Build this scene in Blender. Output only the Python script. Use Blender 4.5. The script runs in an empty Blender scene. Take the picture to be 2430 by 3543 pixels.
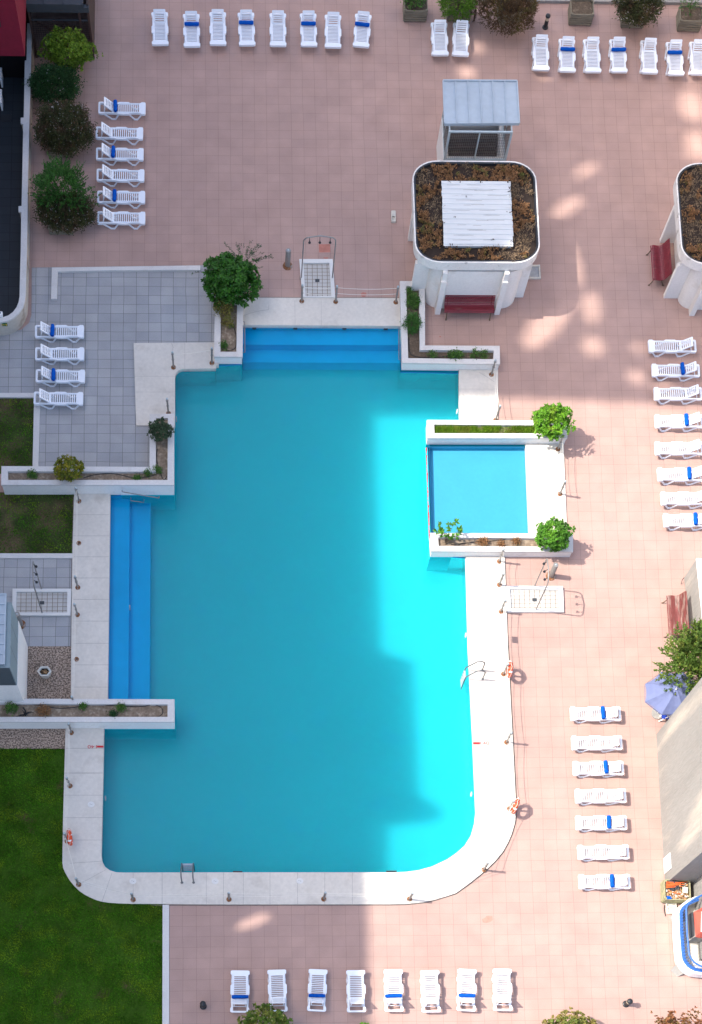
import bpy, math, random
import numpy as np
from mathutils import Vector, Matrix
from mathutils.geometry import tessellate_polygon

SC = bpy.context.scene
COL = SC.collection
SY = 0.80819          # spacing of the paving courses across / along
rad = math.radians

# ------------------------------------------------------------------ camera model (solved from the paving grid)
FPX, CX, CY = 4664.39, 958.07, 3528.74
CAM = np.array([-12.95146, -30.03930, 48.31667])
RC = np.array([[0.99957576, -0.01332104, 0.02590068],
               [-0.00872368, -0.98538386, -0.1701251],
               [0.02778835, 0.16982698, -0.98508203]])
KM = np.array([[FPX, 0, CX], [0, FPX, CY], [0, 0, 1.0]])
PM = KM @ np.hstack([RC, -(RC @ CAM)[:, None]])

def gp(x, y, z=0.0):
    """photo pixel -> world point at height z"""
    A = np.array([PM[:, 0], PM[:, 1], PM[:, 2] * z + PM[:, 3]]).T
    g = np.linalg.solve(A, np.array([x, y, 1.0]))
    return Vector((g[0] / g[2], g[1] / g[2], z))

REG = dict(A=(0, 0, .53325), B=(800, 0, .53325), C=(1580, 0, .53325), D=(0, 850, .53325), E=(650, 750, .53325),
           F=(1350, 750, .67754), G=(1400, 1350, .64617), H=(0, 1650, .53325), I=(1580, 2200, .53325),
           J=(0, 2650, .53325), K=(750, 2750, .59598), L=(1580, 2850, .53325), Z=(0, 0, 1.52447),
           M=(2230, 3000, .18067), N=(2180, 1880, .29274), O=(0, 0, .21957), P=(0, 2000, .21521),
           Q=(1400, 250, .31368), R=(1400, 800, .31368), S=(1380, 0, .32622), T=(1900, 0, .33250),
           U=(2200, 550, .24946), V=(1560, 2240, .18821), W=(800, 3380, .31368), X=(1840, 3350, .37014), n=(0, 0, 1.0))

def at(r, x, y, z=0.0):
    a, b, s = REG[r]
    return gp(a + s * x, b + s * y, z)

def ats(r, pts, z=0.0):
    return [at(r, p[0], p[1], z) for p in pts]

# ------------------------------------------------------------------ materials
def mat(name, col, rough=.7, var=.12, scale=6.0, big=.0, bscale=.5, bump=0.0, bump_scale=40.0, metal=0.0,
        spec=.4, col2=None, mixscale=None, mixpos=(.45, .6), transl=0.0, island=0.0, stretch=None, coat=0.0):
    m = bpy.data.materials.new(name)
    m.use_nodes = True
    nt = m.node_tree
    N, L = nt.nodes, nt.links
    b = N['Principled BSDF']
    b.inputs['Roughness'].default_value = rough
    b.inputs['Metallic'].default_value = metal
    b.inputs['Specular IOR Level'].default_value = spec
    if coat: b.inputs['Coat Weight'].default_value = coat
    tc = N.new('ShaderNodeTexCoord')
    vec = tc.outputs['Object']
    if stretch:
        mp = N.new('ShaderNodeMapping'); mp.inputs['Scale'].default_value = stretch
        L.new(vec, mp.inputs['Vector']); vec = mp.outputs['Vector']
    def noise(s, det=4):
        n = N.new('ShaderNodeTexNoise'); n.inputs['Scale'].default_value = s; n.inputs['Detail'].default_value = det
        L.new(vec, n.inputs['Vector']); return n.outputs['Fac']
    rgb = N.new('ShaderNodeRGB'); rgb.outputs[0].default_value = (*col, 1)
    cur = rgb.outputs[0]
    if col2:
        mr = N.new('ShaderNodeMapRange'); mr.inputs['From Min'].default_value = mixpos[0]; mr.inputs['From Max'].default_value = mixpos[1]
        L.new(noise(mixscale or 2.0, 6), mr.inputs['Value'])
        mx = N.new('ShaderNodeMixRGB'); L.new(mr.outputs[0], mx.inputs[0]); L.new(cur, mx.inputs[1]); mx.inputs[2].default_value = (*col2, 1)
        cur = mx.outputs[0]
    def mult(cur, fac, amt):
        mr = N.new('ShaderNodeMapRange'); mr.inputs['From Min'].default_value = .25; mr.inputs['From Max'].default_value = .75
        mr.inputs['To Min'].default_value = 1 - amt; mr.inputs['To Max'].default_value = 1 + amt
        L.new(fac, mr.inputs['Value'])
        mx = N.new('ShaderNodeVectorMath'); mx.operation = 'SCALE'
        L.new(cur, mx.inputs[0]); L.new(mr.outputs[0], mx.inputs['Scale']); return mx.outputs[0]
    if var: cur = mult(cur, noise(scale), var)
    if big: cur = mult(cur, noise(bscale, 3), big)
    if island:
        gm = N.new('ShaderNodeNewGeometry')
        mr = N.new('ShaderNodeMapRange'); mr.inputs['To Min'].default_value = 1 - island; mr.inputs['To Max'].default_value = 1 + island
        L.new(gm.outputs['Random Per Island'], mr.inputs['Value'])
        mx = N.new('ShaderNodeVectorMath'); mx.operation = 'SCALE'
        L.new(cur, mx.inputs[0]); L.new(mr.outputs[0], mx.inputs['Scale']); cur = mx.outputs[0]
    L.new(cur, b.inputs['Base Color'])
    if bump:
        bp = N.new('ShaderNodeBump'); bp.inputs['Strength'].default_value = bump; bp.inputs['Distance'].default_value = .02
        L.new(noise(bump_scale, 3), bp.inputs['Height']); L.new(bp.outputs[0], b.inputs['Normal'])
    if transl:
        tr = N.new('ShaderNodeBsdfTranslucent'); L.new(cur, tr.inputs['Color'])
        ms = N.new('ShaderNodeMixShader'); ms.inputs[0].default_value = transl
        out = N['Material Output']
        L.new(b.outputs[0], ms.inputs[1]); L.new(tr.outputs[0], ms.inputs[2]); L.new(ms.outputs[0], out.inputs['Surface'])
    return m

def tile_mat(name, c1, c2, mortar, tw=.5, th=.5 * SY, ox=0.0, oy=0.0, msize=.0095, rough=.75, grime=.09, tint=None, stagger=False):
    """square pavers with dark joints, tone differing from paver to paver, faint grime"""
    m = bpy.data.materials.new(name); m.use_nodes = True
    nt = m.node_tree; N, L = nt.nodes, nt.links; b = N['Principled BSDF']
    b.inputs['Roughness'].default_value = rough; b.inputs['Specular IOR Level'].default_value = .25
    tc = N.new('ShaderNodeTexCoord')
    mp = N.new('ShaderNodeMapping'); mp.inputs['Scale'].default_value = (1 / tw, 1 / th, 1)
    mp.inputs['Location'].default_value = (-ox / tw, -oy / th, 0)
    L.new(tc.outputs['Object'], mp.inputs['Vector'])
    # joints wander a little, as hand-laid courses do
    ns = N.new('ShaderNodeTexNoise'); ns.inputs['Scale'].default_value = .55; ns.inputs['Detail'].default_value = 2
    L.new(tc.outputs['Object'], ns.inputs['Vector'])
    sub = N.new('ShaderNodeVectorMath'); sub.operation = 'SUBTRACT'; sub.inputs[1].default_value = (.5, .5, .5)
    L.new(ns.outputs['Color'], sub.inputs[0])
    scl = N.new('ShaderNodeVectorMath'); scl.operation = 'SCALE'; scl.inputs['Scale'].default_value = .16
    L.new(sub.outputs[0], scl.inputs[0])
    add = N.new('ShaderNodeVectorMath'); add.operation = 'ADD'
    L.new(mp.outputs[0], add.inputs[0]); L.new(scl.outputs[0], add.inputs[1])
    br = N.new('ShaderNodeTexBrick'); br.offset = 0; br.squash = 1
    br.inputs['Scale'].default_value = 1; br.inputs['Brick Width'].default_value = 1; br.inputs['Row Height'].default_value = 1
    br.inputs['Mortar Size'].default_value = msize; br.inputs['Mortar Smooth'].default_value = .3; br.inputs['Bias'].default_value = 0
    br.inputs['Color1'].default_value = (*c1, 1); br.inputs['Color2'].default_value = (*c2, 1); br.inputs['Mortar'].default_value = (*mortar, 1)
    L.new(add.outputs[0], br.inputs['Vector'])
    cur = br.outputs['Color']
    for s, a, d in ((1.1, grime, 5), (38, .10, 3), (.22, grime * .7, 3)):
        n = N.new('ShaderNodeTexNoise'); n.inputs['Scale'].default_value = s; n.inputs['Detail'].default_value = d
        L.new(tc.outputs['Object'], n.inputs['Vector'])
        mr = N.new('ShaderNodeMapRange'); mr.inputs['From Min'].default_value = .3; mr.inputs['From Max'].default_value = .7
        mr.inputs['To Min'].default_value = 1 - a; mr.inputs['To Max'].default_value = 1 + a * .6
        L.new(n.outputs['Fac'], mr.inputs['Value'])
        mx = N.new('ShaderNodeVectorMath'); mx.operation = 'SCALE'
        L.new(cur, mx.inputs[0]); L.new(mr.outputs[0], mx.inputs['Scale']); cur = mx.outputs[0]
    L.new(cur, b.inputs['Base Color'])
    n = N.new('ShaderNodeTexNoise'); n.inputs['Scale'].default_value = 60
    L.new(tc.outputs['Object'], n.inputs['Vector'])
    bp = N.new('ShaderNodeBump'); bp.inputs['Strength'].default_value = .25; bp.inputs['Distance'].default_value = .01
    L.new(n.outputs['Fac'], bp.inputs['Height']); L.new(bp.outputs[0], b.inputs['Normal'])
    return m

def water_mat(name, tint, ripple=.25, rscale=5.0, murk=0.0, mcol=(.3, .9, .95)):
    m = bpy.data.materials.new(name); m.use_nodes = True
    nt = m.node_tree; N, L = nt.nodes, nt.links
    N.remove(N['Principled BSDF']); out = N['Material Output']
    tr = N.new('ShaderNodeBsdfTransparent'); tr.inputs[0].default_value = (*tint, 1)
    gl = N.new('ShaderNodeBsdfGlossy'); gl.inputs['Roughness'].default_value = .03
    fr = N.new('ShaderNodeFresnel'); fr.inputs['IOR'].default_value = 1.26
    tc = N.new('ShaderNodeTexCoord')
    n1 = N.new('ShaderNodeTexNoise'); n1.inputs['Scale'].default_value = rscale; n1.inputs['Detail'].default_value = 4; n1.inputs['Distortion'].default_value = .6
    L.new(tc.outputs['Object'], n1.inputs['Vector'])
    bp = N.new('ShaderNodeBump'); bp.inputs['Strength'].default_value = ripple; bp.inputs['Distance'].default_value = .06
    L.new(n1.outputs['Fac'], bp.inputs['Height'])
    L.new(bp.outputs[0], gl.inputs['Normal']); L.new(bp.outputs[0], fr.inputs['Normal'])
    mx = N.new('ShaderNodeMixShader')
    L.new(fr.outputs[0], mx.inputs[0]); L.new(tr.outputs[0], mx.inputs[1]); L.new(gl.outputs[0], mx.inputs[2])
    L.new(mx.outputs[0], out.inputs['Surface'])
    if murk:        # faintly milky water
        vs_ = N.new('ShaderNodeVolumeScatter'); vs_.inputs['Color'].default_value = (*mcol, 1); vs_.inputs['Density'].default_value = murk; vs_.inputs['Anisotropy'].default_value = .3
        L.new(vs_.outputs[0], out.inputs['Volume'])
    return m

MT = {}
MT['pink'] = tile_mat('pink_pavers', (.415, .276, .232), (.390, .260, .222), (.21, .14, .118))
MT['grey'] = tile_mat('grey_pavers', (.37, .37, .37), (.315, .32, .33), (.10, .098, .097), ox=.18, oy=.05, msize=.015)
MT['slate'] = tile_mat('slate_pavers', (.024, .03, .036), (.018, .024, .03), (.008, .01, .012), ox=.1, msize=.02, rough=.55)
MT['dtile'] = tile_mat('shower_tiles', (.50, .48, .445), (.45, .435, .40), (.16, .115, .085), tw=.2, th=.2 * SY, msize=.055)
MT['coping'] = mat('white_concrete', (.585, .545, .48), .8, .07, 9, .08, .6, .25, 60, col2=(.49, .445, .385), mixscale=1.3, mixpos=(.58, .74))
MT['joint'] = mat('joint_dark', (.22, .20, .185), .9, .2, 8)
MT['edge'] = mat('edge_dark', (.16, .13, .11), .9, .2, 8)
MT['render'] = mat('white_render', (.74, .72, .685), .85, .05, 14, .06, .8, .3, 50, col2=(.60, .565, .51), mixscale=1.6, mixpos=(.6, .78))
MT['rim'] = mat('planter_coping', (.58, .56, .535), .8, .07, 20, .07, .8, .2, 60, col2=(.52, .49, .46), mixscale=2.2, mixpos=(.56, .75))
MT['fascia'] = mat('weathered_render', (.70, .68, .645), .9, .07, 14, .08, .8, .3, 50, col2=(.36, .34, .31), mixscale=3.5, mixpos=(.57, .72))
MT['cream'] = mat('cream_render', (.50, .45, .38), .85, .08, 10, .1, .8, .2, 40, col2=(.27, .22, .17), mixscale=1.5, mixpos=(.55, .72))
MT['poolfloor'] = mat('pool_paint_teal', (.008, .375, .425), .7, .05, 8, .03, .5, spec=0, col2=(.007, .36, .445), mixscale=1.1, mixpos=(.56, .72))
MT['poolwall'] = mat('pool_paint_wall', (.010, .46, .53), .7, .05, 3, .06, .5, spec=0)
MT['poolstep'] = mat('pool_paint_blue', (.004, .36, .66), .7, .05, 2.5, .05, .5, spec=0)
MT['kidfloor'] = mat('pool_paint_sky', (.05, .30, .45), .6, .03, 8, .04, .8, spec=.1)
MT['band'] = mat('pool_band_blue', (.006, .22, .47), .5, .05, 6)
MT['water'] = water_mat('pool_water', (.93, .985, 1), .22, 4.0, .36, (.03, .94, .965))
MT['kidwater'] = water_mat('paddling_water', (.95, .99, 1), .2, 5.0)
MT['lawn'] = mat('lawn_ground', (.036, .082, .008), .95, .35, 14, .3, 1.0, .6, 60, col2=(.085, .062, .030), mixscale=.9, mixpos=(.60, .72), spec=.05)
MT['lawn2'] = mat('worn_lawn_ground', (.036, .050, .016), .95, .3, 14, .3, 1.0, .6, 60, col2=(.10, .075, .042), mixscale=.8, mixpos=(.46, .62), spec=.05)
MT['blade'] = mat('grass_blades', (.052, .155, .008), .8, .35, 1.2, .3, .5, col2=(.125, .215, .012), mixscale=1.1, mixpos=(.48, .62), transl=.3, island=.45, spec=.05)
MT['soil'] = mat('dry_soil', (.20, .15, .105), .95, .3, 12, .2, 1.5, .8, 40, col2=(.33, .27, .20), mixscale=5, mixpos=(.5, .7))
MT['soild'] = mat('dark_soil', (.10, .072, .048), .95, .35, 14, .2, 1.5, .8, 40, col2=(.20, .155, .11), mixscale=6, mixpos=(.55, .75))
MT['pebble'] = mat('exposed_pebble', (.36, .27, .205), .9, .5, 26, .12, .6, .8, 26, col2=(.12, .085, .062), mixscale=18, mixpos=(.47, .55))
MT['plastic'] = mat('white_resin', (.735, .77, .815), .38, .02, 5, spec=.5)
MT['towel'] = mat('blue_towelling', (.004, .085, .42), .95, .18, 60, .08, 6, .8, 90, spec=.1)
MT['steel'] = mat('brushed_steel', (.27, .26, .245), .45, .12, 20, metal=.45)
MT['rust'] = mat('rusty_steel', (.20, .085, .035), .85, .35, 25, col2=(.35, .30, .26), mixscale=9, mixpos=(.55, .7))
MT['rope'] = mat('white_rope', (.66, .63, .56), .9, .1, 30)
MT['concrete'] = mat('grey_stucco', (.255, .248, .232), .95, .10, 18, .12, .7, .6, 30, col2=(.40, .365, .315), mixscale=.9, mixpos=(.54, .68), stretch=(1, 1, .16))
MT['bark'] = mat('bark', (.12, .085, .055), .95, .3, 20, bump=.5)
MT['wood'] = mat('weathered_timber', (.20, .175, .125), .9, .3, 9, .15, 1.5, .4, 30, stretch=(.35, 1, 3))
MT['woodg'] = mat('mossy_timber', (.30, .29, .17), .9, .25, 9, .15, 1.5, .4, 30)
MT['maroon'] = mat('maroon_slats', (.17, .018, .028), .55, .3, 9, .1, 2, col2=(.24, .13, .11), mixscale=3.2, mixpos=(.62, .78), stretch=(.4, 3, 3))
MT['faded'] = mat('faded_red_slats', (.15, .038, .034), .7, .3, 6, .15, 2, col2=(.23, .15, .125), mixscale=3.5, mixpos=(.48, .62), stretch=(3, .5, 3))
MT['black'] = mat('black_paint', (.02, .022, .026), .45, .1, 10)
MT['lamp'] = mat('lamp_glass', (.50, .42, .30), .5, .06, 10)
MT['rubber'] = mat('black_hose', (.02, .02, .022), .6, .1, 10)
MT['sheet'] = mat('galvanised_blue_sheet', (.37, .43, .48), .5, .05, 5, .07, .9, metal=.15)
MT['frame'] = mat('pale_steel_frame', (.40, .47, .49), .5, .08, 8, metal=.2)
MT['wire'] = mat('dark_wire_mesh', (.16, .15, .14), .6, .1, 8, metal=.3)
MT['brown'] = mat('dark_brown_paint', (.055, .026, .02), .7, .25, 7)
MT['brownsheet'] = mat('rusty_dark_sheet', (.05, .032, .026), .8, .3, 6)
MT['dgrey'] = mat('dark_grey_paint', (.045, .05, .056), .6, .15, 6)
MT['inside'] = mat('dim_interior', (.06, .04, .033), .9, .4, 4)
MT['clad'] = mat('teal_grey_cladding', (.20, .255, .27), .6, .04, 5)
MT['cladd'] = mat('dark_ribbed_cladding', (.085, .105, .115), .6, .06, 5)
MT['red'] = mat('crimson_render', (.185, .006, .024), .75, .10, 6, .12, 1.2, .2, 40)
MT['roofsheet'] = mat('white_roof_sheet', (.60, .62, .62), .5, .05, 8, .05, 1, col2=(.42, .42, .40), mixscale=2.4, mixpos=(.66, .78), stretch=(.5, 6, 1))
MT['void'] = mat('void_shade', (.006, .006, .007), .9, .1, 5, spec=.1)
MT['peat'] = mat('dark_peat', (.028, .018, .013), .95, .35, 20)
MT['steps'] = mat('pale_step_plastic', (.34, .38, .42), .5, .05, 9)
MT['ladder'] = mat('wet_steel', (.15, .155, .16), .4, .1, 20, metal=.4)
MT['dirt'] = mat('dark_litter', (.035, .022, .016), .9, .3, 20)
MT['canvas'] = mat('blue_canvas', (.165, .20, .36), .85, .06, 5, .08, 1.6, transl=.25)
MT['navy'] = mat('blue_sling', (.02, .06, .42), .8, .1, 8)
MT['orange'] = mat('orange_buoy', (.70, .075, .016), .5, .06, 8)
MT['branch'] = mat('orange_sticks', (.68, .13, .03), .6, .15, 9)
MT['bluerail'] = mat('blue_rail_paint', (.035, .125, .40), .4, .05, 8)
MT['coral'] = mat('coral_plastic', (.50, .10, .07), .55, .06, 4, .08, 1.2)
MT['whitep'] = mat('white_paint', (.80, .80, .79), .6, .03, 8)
MT['lid'] = mat('white_lid', (.62, .61, .58), .5, .03, 9)
MT['redpaint'] = mat('red_paint', (.50, .015, .02), .6, .2, 14)
MT['tray'] = mat('pale_tray', (.56, .53, .46), .7, .12, 12, .1, 2)
MT['traygrey'] = mat('grey_basin', (.34, .35, .35), .7, .15, 12)
MT['sign'] = mat('sign_green', (.01, .13, .045), .5, .1, 9)
MT['yellow'] = mat('sign_yellow', (.65, .42, .06), .5, .1, 9)
MT['rubbish'] = mat('leaf_litter', (.36, .21, .10), .9, .4, 9, island=.6)
MT['plasticbag'] = mat('dark_plastic_bag', (.05, .052, .058), .35, .3, 8, bump=1.0, bump_scale=12)
MT['paper'] = mat('pale_card', (.52, .60, .47), .7, .05, 8)
MT['stain'] = mat('rust_stain', (.40, .16, .12), .85, .25, 5, .15, 1.5)
MT['stain2'] = mat('pale_rust_stain', (.36, .215, .165), .85, .2, 5)
MT['wallblock'] = mat('tower_render', (.16, .15, .15), .9, .05, 2)
def leafmat(n, c, var=.25, isl=.45, tr=.28, rough=.6, c2=None, ms=1.6, mp=(.5, .65)):
    MT[n] = mat(n, c, rough, var, 1.8, 0, transl=tr, island=isl, col2=c2, mixscale=ms, mixpos=mp, spec=.3)
leafmat('leaf_laurel', (.042, .14, .016), rough=.42)
leafmat('leaf_bright', (.10, .255, .014), c2=(.19, .32, .02))
leafmat('leaf_mid', (.075, .215, .018), c2=(.11, .26, .018))
leafmat('leaf_lime', (.15, .24, .018), c2=(.06, .13, .018), ms=1.4, mp=(.52, .62))
leafmat('leaf_yellow', (.14, .17, .016), c2=(.30, .26, .022), ms=5, mp=(.45, .6))
leafmat('leaf_thuja', (.10, .21, .018))
leafmat('leaf_conifer', (.050, .15, .024))
leafmat('leaf_conifer_sun', (.080, .145, .022), c2=(.16, .19, .03), ms=3)
leafmat('leaf_dark', (.026, .078, .020))
leafmat('leaf_abelia', (.060, .068, .022), c2=(.115, .065, .038), ms=3)
leafmat('leaf_brown', (.105, .062, .028), c2=(.12, .10, .028), ms=2.2)
leafmat('leaf_greygreen', (.050, .085, .040))
leafmat('leaf_olive', (.22, .185, .045), c2=(.13, .17, .03), ms=3, mp=(.45, .6))
leafmat('leaf_rust', (.21, .085, .035), c2=(.15, .10, .03), ms=3)
leafmat('leaf_dry', (.27, .14, .06), c2=(.12, .13, .03), ms=2.5, mp=(.55, .68))
leafmat('leaf_straw', (.22, .15, .085), tr=.1)
leafmat('leaf_herb', (.075, .17, .028))
leafmat('petal', (.72, .66, .62), var=.1, isl=.15)
leafmat('leaf_privet', (.085, .15, .016), c2=(.17, .19, .03), ms=3, mp=(.45, .6))
leafmat('leaf_tip', (.38, .36, .13), var=.2)

# ------------------------------------------------------------------ mesh building
class MB:
    def __init__(s): s.v = []; s.f = []; s.m = []
    def quad(s, a, b, c, d, mi=0):
        i = len(s.v); s.v += [tuple(a), tuple(b), tuple(c), tuple(d)]; s.f.append((i, i + 1, i + 2, i + 3)); s.m.append(mi)
    def poly(s, pts, mi=0):
        i = len(s.v); s.v += [tuple(p) for p in pts]; s.f.append(tuple(range(i, i + len(pts)))); s.m.append(mi)
    def box(s, c, d, rz=0.0, mi=0, M=None):
        cx, cy, cz = c; hx, hy, hz = d[0] / 2, d[1] / 2, d[2] / 2
        i = len(s.v); co, si = math.cos(rz), math.sin(rz)
        for dz in (-hz, hz):
            for dx, dy in ((-hx, -hy), (hx, -hy), (hx, hy), (-hx, hy)):
                p = Vector((cx + dx * co - dy * si, cy + dx * si + dy * co, cz + dz))
                s.v.append(tuple(M @ p if M else p))
        for f in ((3, 2, 1, 0), (4, 5, 6, 7), (0, 1, 5, 4), (1, 2, 6, 5), (2, 3, 7, 6), (3, 0, 4, 7)):
            s.f.append(tuple(i + k for k in f)); s.m.append(mi)
    def beam(s, a, b, w, h, mi=0, up=(0, 0, 1)):
        """square bar from a to b"""
        a, b = Vector(a), Vector(b); d = (b - a).normalized(); u = Vector(up)
        x = d.cross(u)
        if x.length < 1e-4: x = d.cross(Vector((0, 1, 0)))
        x.normalize(); y = x.cross(d)
        i = len(s.v)
        for p in (a, b):
            for sx, sy_ in ((-1, -1), (1, -1), (1, 1), (-1, 1)):
                s.v.append(tuple(p + x * sx * w / 2 + y * sy_ * h / 2))
        for f in ((3, 2, 1, 0), (4, 5, 6, 7), (0, 1, 5, 4), (1, 2, 6, 5), (2, 3, 7, 6), (3, 0, 4, 7)):
            s.f.append(tuple(i + k for k in f)); s.m.append(mi)
    def prism(s, outer, z0, z1, holes=(), mi=0, side=None, top=True, bottom=True, M=None):
        side = mi if side is None else side
        loops = [[Vector((p[0], p[1], 0)) for p in outer]] + [[Vector((p[0], p[1], 0)) for p in h] for h in holes]
        tri = tessellate_polygon(loops)
        flat = [p for l in loops for p in l]
        def area(t): a, b, c = (flat[k] for k in t); return (b - a).cross(c - a).z
        def put(z):
            i = len(s.v)
            for p in flat:
                q = Vector((p.x, p.y, z)); s.v.append(tuple(M @ q if M else q))
            return i
        it = put(z1); ib = put(z0)
        for t in tri:
            t = tuple(t) if area(t) > 0 else tuple(reversed(t))
            if top: s.f.append(tuple(it + k for k in t)); s.m.append(mi)
            if bottom: s.f.append(tuple(ib + k for k in reversed(t))); s.m.append(mi)
        o = 0
        for li, l in enumerate(loops):
            n = len(l)
            ar = sum(l[k].x * l[(k + 1) % n].y - l[(k + 1) % n].x * l[k].y for k in range(n))
            ccw = ar > 0
            if li > 0: ccw = not ccw
            for k in range(n):
                a, b = o + k, o + (k + 1) % n
                f = (ib + a, ib + b, it + b, it + a)
                s.f.append(f if ccw else tuple(reversed(f))); s.m.append(side)
            o += n
    def sheet(s, outer, z, holes=(), mi=0):
        loops = [[Vector((p[0], p[1], 0)) for p in outer]] + [[Vector((p[0], p[1], 0)) for p in h] for h in holes]
        tri = tessellate_polygon(loops); flat = [p for l in loops for p in l]; i = len(s.v)
        for p in flat: s.v.append((p.x, p.y, z))
        for t in tri:
            a, b, c = (flat[k] for k in t)
            t = tuple(t) if (b - a).cross(c - a).z > 0 else tuple(reversed(t))
            s.f.append(tuple(i + k for k in t)); s.m.append(mi)
    def tube(s, path, r, n=8, closed=False, mi=0, caps=True):
        P = [Vector(p) for p in path]; m = len(P); rr = r if isinstance(r, (list, tuple)) else [r] * m
        i0 = len(s.v); u = None
        for k in range(m):
            if closed: d = P[(k + 1) % m] - P[k - 1]
            else: d = P[min(k + 1, m - 1)] - P[max(k - 1, 0)]
            d.normalize()
            if u is None:
                u = d.cross(Vector((0, 0, 1)))
                if u.length < 1e-3: u = d.cross(Vector((1, 0, 0)))
            u = (u - d * u.dot(d)).normalized(); w = d.cross(u)
            for j in range(n):
                a = 2 * math.pi * j / n
                s.v.append(tuple(P[k] + (u * math.cos(a) + w * math.sin(a)) * rr[k]))
        for k in range(m if closed else m - 1):
            k2 = (k + 1) % m
            for j in range(n):
                j2 = (j + 1) % n
                s.f.append((i0 + k * n + j, i0 + k * n + j2, i0 + k2 * n + j2, i0 + k2 * n + j)); s.m.append(mi)
        if caps and not closed:
            s.f.append(tuple(i0 + j for j in reversed(range(n)))); s.m.append(mi)
            s.f.append(tuple(i0 + (m - 1) * n + j for j in range(n))); s.m.append(mi)
    def lathe(s, c, prof, n=16, mi=0, cap=True, sy=1.0):
        i0 = len(s.v)
        for r, z in prof:
            for j in range(n):
                a = 2 * math.pi * j / n; s.v.append((c[0] + r * math.cos(a), c[1] + r * math.sin(a) * sy, c[2] + z))
        for k in range(len(prof) - 1):
            for j in range(n):
                j2 = (j + 1) % n; s.f.append((i0 + k * n + j, i0 + k * n + j2, i0 + (k + 1) * n + j2, i0 + (k + 1) * n + j)); s.m.append(mi)
        if cap:
            s.f.append(tuple(i0 + j for j in reversed(range(n)))); s.m.append(mi)
            s.f.append(tuple(i0 + (len(prof) - 1) * n + j for j in range(n))); s.m.append(mi)
    def mesh(s, name, mats, origin=(0, 0, 0), M=None, smooth=32):
        me = bpy.data.meshes.new(name); o = Vector(origin)
        vs = [tuple((M @ Vector(p) if M else Vector(p)) - o) for p in s.v]
        me.from_pydata(vs, [], s.f)
        for m_ in (mats if isinstance(mats, (list, tuple)) else [mats]): me.materials.append(MT[m_] if isinstance(m_, str) else m_)
        me.polygons.foreach_set('material_index', s.m)
        me.polygons.foreach_set('use_smooth', [bool(smooth)] * len(s.f))
        me.update()
        if smooth: me.set_sharp_from_angle(angle=rad(smooth))
        return me
    def build(s, name, mats, parent=None, origin=None, M=None, smooth=32):
        if origin is None: origin = parent.matrix_world.translation if parent else (0, 0, 0)
        me = s.mesh(name, mats, origin, M, smooth)
        ob = bpy.data.objects.new(name, me); COL.objects.link(ob)
        if parent: ob.parent = parent
        else: ob.location = origin
        return ob

def tag(o, label=None, cat=None, group=None, kind=None):
    if label: o['label'] = label
    if cat: o['category'] = cat
    if group: o['group'] = group
    if kind: o['kind'] = kind
    return o

def thing(name, loc, label, cat, group=None):
    o = bpy.data.objects.new(name, None); COL.objects.link(o); o.location = loc
    o.matrix_world = Matrix.Translation(Vector(loc)); o.empty_display_size = .2
    return tag(o, label, cat, group)

def struct(o, kind='structure'): o['kind'] = kind; return o

def copy_tree(o, parent=None):
    c = o.copy(); COL.objects.link(c); c.parent = parent
    for ch in list(o.children): copy_tree(ch, c)
    return c

def offset(poly, d):
    """move a polygon's outline outwards by d"""
    P = [Vector((p[0], p[1])) for p in poly]; n = len(P)
    ar = sum(P[k].x * P[(k + 1) % n].y - P[(k + 1) % n].x * P[k].y for k in range(n))
    sg = 1 if ar > 0 else -1; out = []
    for k in range(n):
        a, b, c = P[k - 1], P[k], P[(k + 1) % n]
        e1, e2 = (b - a).normalized(), (c - b).normalized()
        n1, n2 = Vector((e1.y, -e1.x)) * sg, Vector((e2.y, -e2.x)) * sg
        m = n1 + n2; l = m.length_squared
        out.append(b + m * (2 * d / l) if l > .15 else b + n1 * d)
    return out

def rrect(x0, y0, x1, y1, r, ry=None, n=6):
    ry = r if ry is None else ry; out = []
    for cx, cy, a0 in ((x1 - r, y1 - ry, 0), (x0 + r, y1 - ry, 90), (x0 + r, y0 + ry, 180), (x1 - r, y0 + ry, 270)):
        for k in range(n + 1):
            a = rad(a0 + 90 * k / n); out.append((cx + r * math.cos(a), cy + ry * math.sin(a)))
    return out

def xy(pts): return [(p[0], p[1]) for p in pts]
# ================================================================== SETTING
CZ = .06            # top of the pool surround
WZ = -.07           # water level
FZ = -1.08          # pool floor
# ---- paved ground with an opening where the pools are
hole = []
for r, x, y in [('E', 265, 600), ('E', 1405, 600), ('F', 70, 700), ('F', 70, 722), ('F', 450, 705), ('F', 450, 1080), ('F', 800, 1085),
                ('G', 760, 245), ('G', 770, 815), ('G', 430, 815), ('G', 440, 1393), ('I', 215, 300), ('I', 240, 800), ('I', 255, 1150),
                ('I', 215, 1330), ('I', 80, 1500), ('K', 1200, 540), ('K', 600, 545), ('K', 0, 545), ('J', 765, 790), ('J', 640, 770),
                ('J', 560, 700), ('J', 530, 600), ('J', 540, 100), ('H', 560, 1520), ('H', 585, 1450), ('H', 590, 200), ('D', 590, 1490),
                ('D', 1050, 1490), ('D', 1050, 1140), ('D', 1000, 1000), ('D', 1000, 715), ('D', 1440, 712)]:
    hole.append(at(r, x, y, 0))
b = MB(); b.sheet([(-160, -160), (160, -160), (160, 160), (-160, 160)], 0, [xy(hole)])
struct(b.build('paved_ground', 'pink'))

def ground_sheet(name, m, pts, z=.004, kind='structure'):
    b = MB(); b.sheet(xy(pts), z); return struct(b.build(name, m), kind)

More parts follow.
